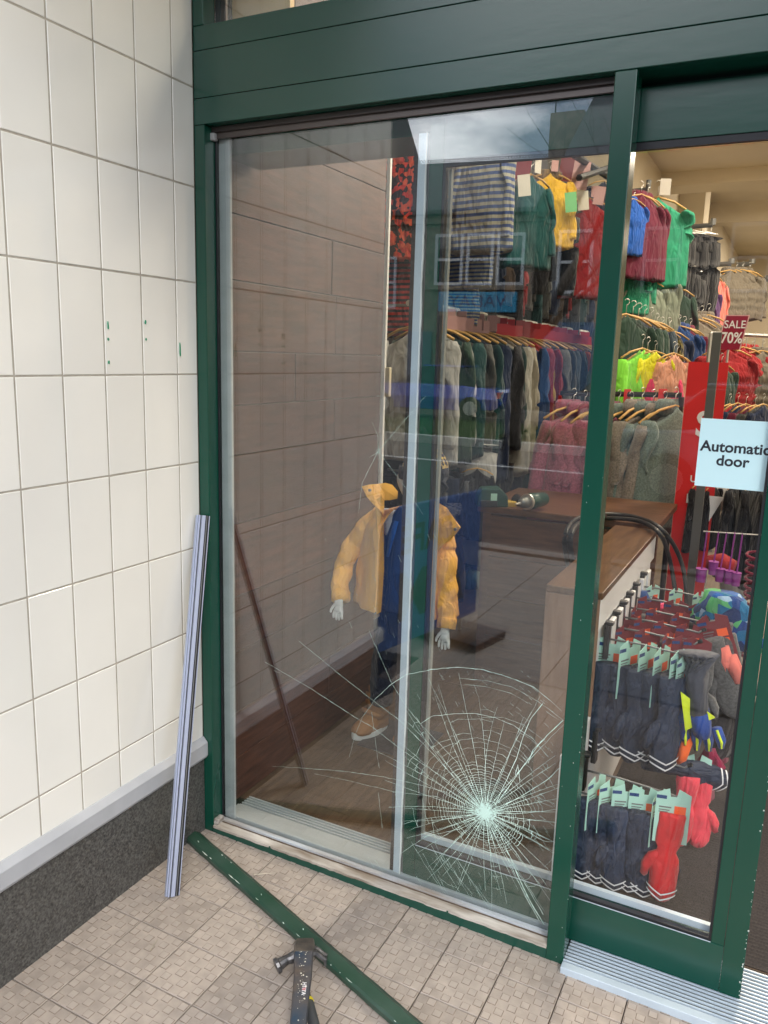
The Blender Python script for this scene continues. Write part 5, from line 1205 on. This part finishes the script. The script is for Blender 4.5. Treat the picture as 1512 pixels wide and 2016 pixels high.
# white vertical conduit at the end of the plank wall
a, c_ = P(768, 292, Y=1.21), P(752, 950, Y=1.21)
cn = empty('white_conduit', (a.x, 1.21, 0), 'thin white vertical conduit with a small latch box at the end of the plank wall', 'conduit')
MB().box(-.008, .008, -.008, .008, c_.z-.3, a.z).build('tube', WHITE, cn, bevel=.002); q = P(761, 752, Y=1.19); MB().box(q.x-a.x-.004, q.x-a.x+.018, -.03, -.010, q.z-.06, q.z+.06).build('latch_box', mat('cream_plastic', (.66, .6, .45), .5), cn, bevel=.003)

# ================================================================== THE STREET BEHIND THE CAMERA (seen mirrored in the panes)
STONE = mat('dark_sandstone', (.16, .135, .11), .9, var=.35, vscale=3, bump=.6, bscale=30); STONE2 = mat('grey_stone', (.13, .13, .125), .9, var=.3, vscale=3, bump=.6, bscale=30)
SLATE = mat('slate_roof', (.045, .05, .06), .6, var=.25, vscale=6, bump=.4, bscale=20); WFR = mat('white_window_frame', (.45, .47, .5), .5); DPANE = mat('dark_window_pane', (.02, .025, .03), .05, spec=.8)
def house(name, x0, x1, y, eave, ridge, m, lab, wins, gable=False):
    t = empty(name, ((x0+x1)/2, y, 0), lab, 'house'); cx = (x0+x1)/2; dpt = 7
    MB().box(x0-cx, x1-cx, -dpt, 0, -.3, eave).build('wall', m, t)
    rf = MB().prism([(.35, eave-.1), (.35, eave+.02), (-dpt/2, ridge), (-dpt-.3, eave+.02), (-dpt-.3, eave-.1)], 'x', x0-cx, x1-cx).build('roof', SLATE, t)
    MB().box(x0-cx, x1-cx, .0, .12, eave-.35, eave-.12).build('cornice', m, t)
    for (wx0, wx1, wz0, wz1) in wins:
        f = MB()
        a, b_ = wx0-cx, wx1-cx; g = .09
        f.box(a, a+g, .0, .07, wz0, wz1).box(b_-g, b_, .0, .07, wz0, wz1).box(a+g, b_-g, .0, .07, wz1-g, wz1).box(a+g, b_-g, .0, .07, wz0, wz0+g).box(a+g, b_-g, .0, .06, (wz0+wz1)/2-.04, (wz0+wz1)/2+.04)
        w = f.build('window', WFR, t); MB().box(a+g, b_-g, .005, .02, wz0+g, wz1-g).build('pane', DPANE, w); MB().box(a-.1, b_+.1, .0, .16, wz0-.14, wz0-.005).build('sill', m, w)
    return t, rf, cx
FY = -21.9
hA, rfA, cA = house('stone_house', -11.85, -5.85, FY, 5.9, 8.15, STONE, 'dark sandstone house with a ring crested ridge and a turquoise shop sign across the road', [(-11.0, -10.2, 3.0, 4.6), (-8.95, -8.05, 3.72, 5.25), (-7.95, -7.1, 3.72, 5.25), (-7.0, -6.15, 3.72, 5.25)])
b = MB()
for i in range(60): x = -11.8+.098*i-cA; b.tube([(x+.046*math.cos(a), -3.5, 8.22+.046*math.sin(a)) for a in [j*.7854 for j in range(9)]], .010, 4)
b.build('ridge_ring_crest', SLATE, rfA, kind='stuff')
TURQ = mat('turquoise_sign', (.02, .24, .42), .4); sgn = MB().box(-8.75-cA, -6.3-cA, .0, .14, 2.92, 3.52).build('shop_sign', TURQ, hA)
text('VADAY', .50, mat('sign_navy', (.01, .03, .12), .5), sgn, (-7.52-cA, .145, 3.22), (math.pi/2, 0, math.pi), 'sign_lettering', sx=1.1)
MB().box(-8.75-cA, -6.3-cA, .0, .05, .5, 2.8).build('shop_window', DPANE, hA); MB().box(-9.8-cA, -8.95-cA, .0, .08, 0, 2.3).build('front_door', mat('blue_grey_door', (.06, .09, .13), .4), hA)
hA.rotation_euler.z = -.13
hB, rfB, cB = house('slate_house', -5.1, 2.4, FY+.4, 6.6, 9.7, STONE2, 'tall grey stone house with a steep slate roof and chimney across the road', [(-4.95, -3.95, 3.4, 5.15), (-2.6, -1.6, 3.4, 5.15), (-.4, .6, 3.4, 5.15), (1.1, 2.0, 3.4, 5.15)])
MB().box(-6.15-cB, -5.12-cB, -3.2, -2.4, 6.0, 9.0).build('chimney', STONE, rfB)
MB().box(-6.1-cB, -6.07-cB, -2.7, -2.67, 9.0, 10.6).build('aerial', ALUD, rfB)
MB().box(-5.2-cB, -3.2-cB, .0, .12, .3, 2.6).build('shop_window', mat('blue_shop_panel', (.07, .13, .22), .4), hB); MB().box(-2.6-cB, 2.2-cB, .0, .14, 2.45, 2.95).build('shop_sign', mat('dusky_sign', (.20, .05, .09), .5), hB); MB().box(-2.5-cB, 2.1-cB, .0, .06, .5, 2.4).build('shop_window', DPANE, hB)
hC, rfC, cC = house('left_house', -19.5, -11.95, FY+.2, 6.6, 10.4, STONE, 'dark stone house at the left end of the opposite terrace', [(-13.4, -12.5, 3.3, 4.9), (-15.4, -14.5, 3.3, 4.9)])
MB().box(-14.6-cC, -12.3-cC, .0, .1, .4, 2.6).build('shop_window', DPANE, hC)
hD, rfD, cD = house('right_house', 2.45, 12, FY, 6.6, 9.6, STONE2, 'grey stone house at the right end of the opposite terrace', [(3.4, 4.4, 3.4, 5.1), (5.6, 6.6, 3.4, 5.1), (7.8, 8.8, 3.4, 5.1)])
house('end_house', -29, -19.6, FY, 6.4, 9.4, STONE2, 'plain grey stone house at the far left of the opposite terrace', [(-21.5, -20.5, 3.3, 4.9), (-24.5, -23.5, 3.3, 4.9)])
MB().box(-28, 14, FY+.02, -20.9, -.25, .0).build('far_pavement', SLAB, kind='structure')
MB().box(-60, 60, -16.1, -12.3, -.2, -.02).build('verge', mat('verge_soil', (.03, .045, .012), .95), kind='structure')
b = MB(); rg = random.Random(4)
for k in range(9000):
    x, y = rg.uniform(-14, 8), rg.uniform(-16, -12.4); h_ = rg.uniform(.05, .13); a = rg.uniform(0, 3.14); dx, dy = math.cos(a)*.02, math.sin(a)*.02
    b.add([(x-dx, y-dy, -.02), (x+dx, y+dy, -.02), (x+rg.uniform(-.04, .04), y+rg.uniform(-.04, .04), h_)], [(0, 1, 2)])
b.build('grass', mat('grass_blades', (.05, .10, .02), .8, var=.3, vscale=2), kind='stuff')
MB().box(-60, 60, -12.3, -12.12, -.2, .02).build('verge_kerb', mat('pale_kerb', (.45, .45, .43), .8), kind='structure')
MB().box(-60, 60, -9.9, -9.8, -.13, -.126).build('road_marking', WHITE, kind='structure')
# neighbouring fronts on this side
MB().box(-14, -.46, -1.07, 1.1, -.1, 7.5).build('neighbour_building', STONE2, label='plain grey stone building adjoining the entrance on the left', cat='building')
MB().box(-.45, 12, -1.17, .04, 4.2, 7.5).build('upper_facade', STONE, label='stone upper floor above the shop fascia', cat='building'); MB().box(4.95, 12, -1.15, -.02, -.1, 4.19).build('neighbour_building', STONE, label='plain stone building adjoining the shop on the right', cat='building')
# cars
def car(x, y, col, rz, label, L=4.2):
    t = empty('parked_car', (x, y, -.13), label, 'car', 'cars parked in the street', rz); pm = mat('car_paint', col, .25, metal=.2, coat=.8)
    b = MB(); rings = []
    sec = [(-L/2, .45, .72, .62), (-L/2+.15, .28, .84, .78), (-1.1, .22, .90, .86), (0, .22, .92, .88), (1.2, .22, .90, .86), (L/2-.15, .28, .82, .76), (L/2, .45, .66, .60)]
    for xx, zb, zt, w in sec: rings.append([(xx, -w, zb), (xx, -w*1.04, (zb+zt)/2), (xx, -w*.94, zt), (xx, w*.94, zt), (xx, w*1.04, (zb+zt)/2), (xx, w, zb)])
    b.loft(rings); b.build('body', pm, t, bevel=.04)
    b = MB(); b.loft([[(-1.55, -.78, .88), (-1.55, .78, .88), (1.0, .78, .88), (1.0, -.78, .88)], [(-1.0, -.62, 1.38), (-1.0, .62, 1.38), (.25, .62, 1.40), (.25, -.62, 1.40)]]); b.build('window', DPANE, t, bevel=.03)
    MB().box(-.98, .24, -.61, .61, 1.385, 1.43).build('roof', pm, t, bevel=.02)
    for xx in (-1.3, 1.3):
        for yy in (-.80, .80):
            b = MB(); b.tube([(xx, yy-.1, .31), (xx, yy+.1, .31)], .31, 20); w = b.build('wheel', ALUD, t); b = MB(); b.tube([(xx, yy-.11, .31), (xx, yy+.11, .31)], .19, 12); b.build('rim', CHROME, w)
    for yy in (-.62, .62):
        MB().box(L/2-.10, L/2-.02, yy-.14, yy+.14, .55, .68).build('headlight', WHITE, t); MB().box(-L/2+.02, -L/2+.10, yy-.14, yy+.14, .60, .76).build('tail_light', RED, t)
    return t
car(-7.5, -19.2, (.01, .04, .35), math.pi, 'bright blue car parked across the road in front of the turquoise sign')
car(-10.6, -14.3+3.0, (.05, .06, .07), 0, 'dark grey car on the near side of the grass verge', 4.4)
car(-1.8, -19.3, (.10, .12, .15), 0, 'slate grey car parked across the road by the slate roofed house')
car(1.6, -8.6, (.30, .42, .52), .0, 'pale blue car passing in front of the shop')
# bare trees
def tree(x, y, h, seed, label):
    r_ = random.Random(seed); t = empty('bare_tree', (x, y, -.05), label, 'tree', 'bare street trees'); tr = MB(); cr = MB(); BARK = bpy.data.materials.get('bark') or mat('bark', (.06, .05, .04), .9, var=.3, vscale=12, bump=.8, bscale=30)
    def br(p, d, l, rad0, lev):
        pts = [p]; rr_ = [rad0]; q = p.copy(); dd_ = d.copy()
        for i in range(5):
            dd_ = (dd_+Vector((r_.gauss(0, .14), r_.gauss(0, .14), r_.gauss(.03, .08)))).normalized(); q = q+dd_*l/5; pts.append(q.copy()); rr_.append(rad0*(1-.14*(i+1)))
        (tr if lev == 0 else cr).tube(pts, rr_, 7 if lev < 2 else 4)
        if lev < 4:
            for k in range((5, 4, 4, 3)[lev]):
                j = r_.randint(2, 5); a = r_.uniform(0, 6.283); s = Vector((math.cos(a), math.sin(a), r_.uniform(.2, .9)))
                br(pts[j], (dd_*.6+s*.7).normalized(), l*r_.uniform(.5, .72), rr_[j]*.55, lev+1)
    br(Vector((0, 0, 0)), Vector((0, 0, 1)), h*.42, .16, 0); tr.build('trunk', BARK, t, smooth=True); cr.build('crown', BARK, t)
tree(-2.2, -9.7, 7.5, 3, 'bare street tree opposite the side window, nearest the terrace chimney'); tree(3.4, -9.9, 7.5, 8, 'bare street tree opposite the sliding door')
# café banner standing on the pavement
BAN = mat('blue_banner_cloth', (.03, .085, .27), .6, var=.08, vscale=4, bump=.2); dark = mat('banner_print', (.02, .018, .025), .6)
pA, pB = Vector((-.12, -1.33+.0, .0)), Vector((.055, -2.16, .0)); dB = (pB-pA); LB_ = dB.length; an = math.atan2(dB.y, dB.x)
bn_ = empty('pavement_banner', (pA+pB)/2, 'blue fabric pavement banner with dark lettering standing beside the entrance wall', 'banner', rz=an)
MB().box(-LB_/2-.45, LB_/2, -.012, .012, .10, .80).build('banner_cloth', BAN, bn_, bevel=.008)
text('CAFÉ', .20, dark, bn_, (-.05, .0135, .62), (math.pi/2, 0, math.pi), 'banner_lettering', bold=.004); text('A M', .34, dark, bn_, (-.02, .0135, .33), (math.pi/2, 0, math.pi), 'banner_lettering', bold=.008)
MB().box(LB_/2-.30, LB_/2+.02, -.20, .20, -.012, .035).build('base_weight', ALUD, bn_, bevel=.008); MB().box(-LB_/2-.42, -LB_/2-.1, -.20, .20, -.012, .035).build('base_weight', ALUD, bn_, bevel=.008)
for x in (-LB_/2-.3, LB_/2-.14): MB().tube([(x, 0, .03), (x, 0, .86)], .012, 8).build('pole', CHROME, bn_)

# worn edges of the green paint
b = MB(); rw = random.Random(12)
def flake(p, ax_, n_, s_):
    q = [p+ax_*s_*rw.uniform(-1.6, 1.6)+n_*.0 for _ in range(1)][0]; ring = [q+ax_*math.cos(a)*s_*rw.uniform(.4, 1.2)+Vector((0, 0, 1))*math.sin(a)*s_*rw.uniform(.5, 1.8) for a in [i*1.05 for i in range(6)]]
    b.loft([[r_-n_*.001 for r_ in ring], [r_+n_*.0007 for r_ in ring]])
for k in range(45):
    z_ = abs(rw.gauss(0, .25))+.02 if k % 3 else rw.uniform(.02, 2.0)
    flake(Vector((1.566-abs(rw.gauss(0, .0012)), .070, z_)), Vector((1, 0, 0)), Vector((0, -1, 0)), rw.uniform(.0004, .0020))
for k in range(22):
    flake(Vector((rw.choice((1.1135, 1.157, 1.130+rw.uniform(-.01, .02))), .0, abs(rw.gauss(0, .7)))), Vector((1, 0, 0)), Vector((0, -1, 0)), rw.uniform(.0003, .0011))
b.build('chipped_paint', mat('bare_metal_flakes', (.62, .70, .66), .6), sf, kind='stuff')
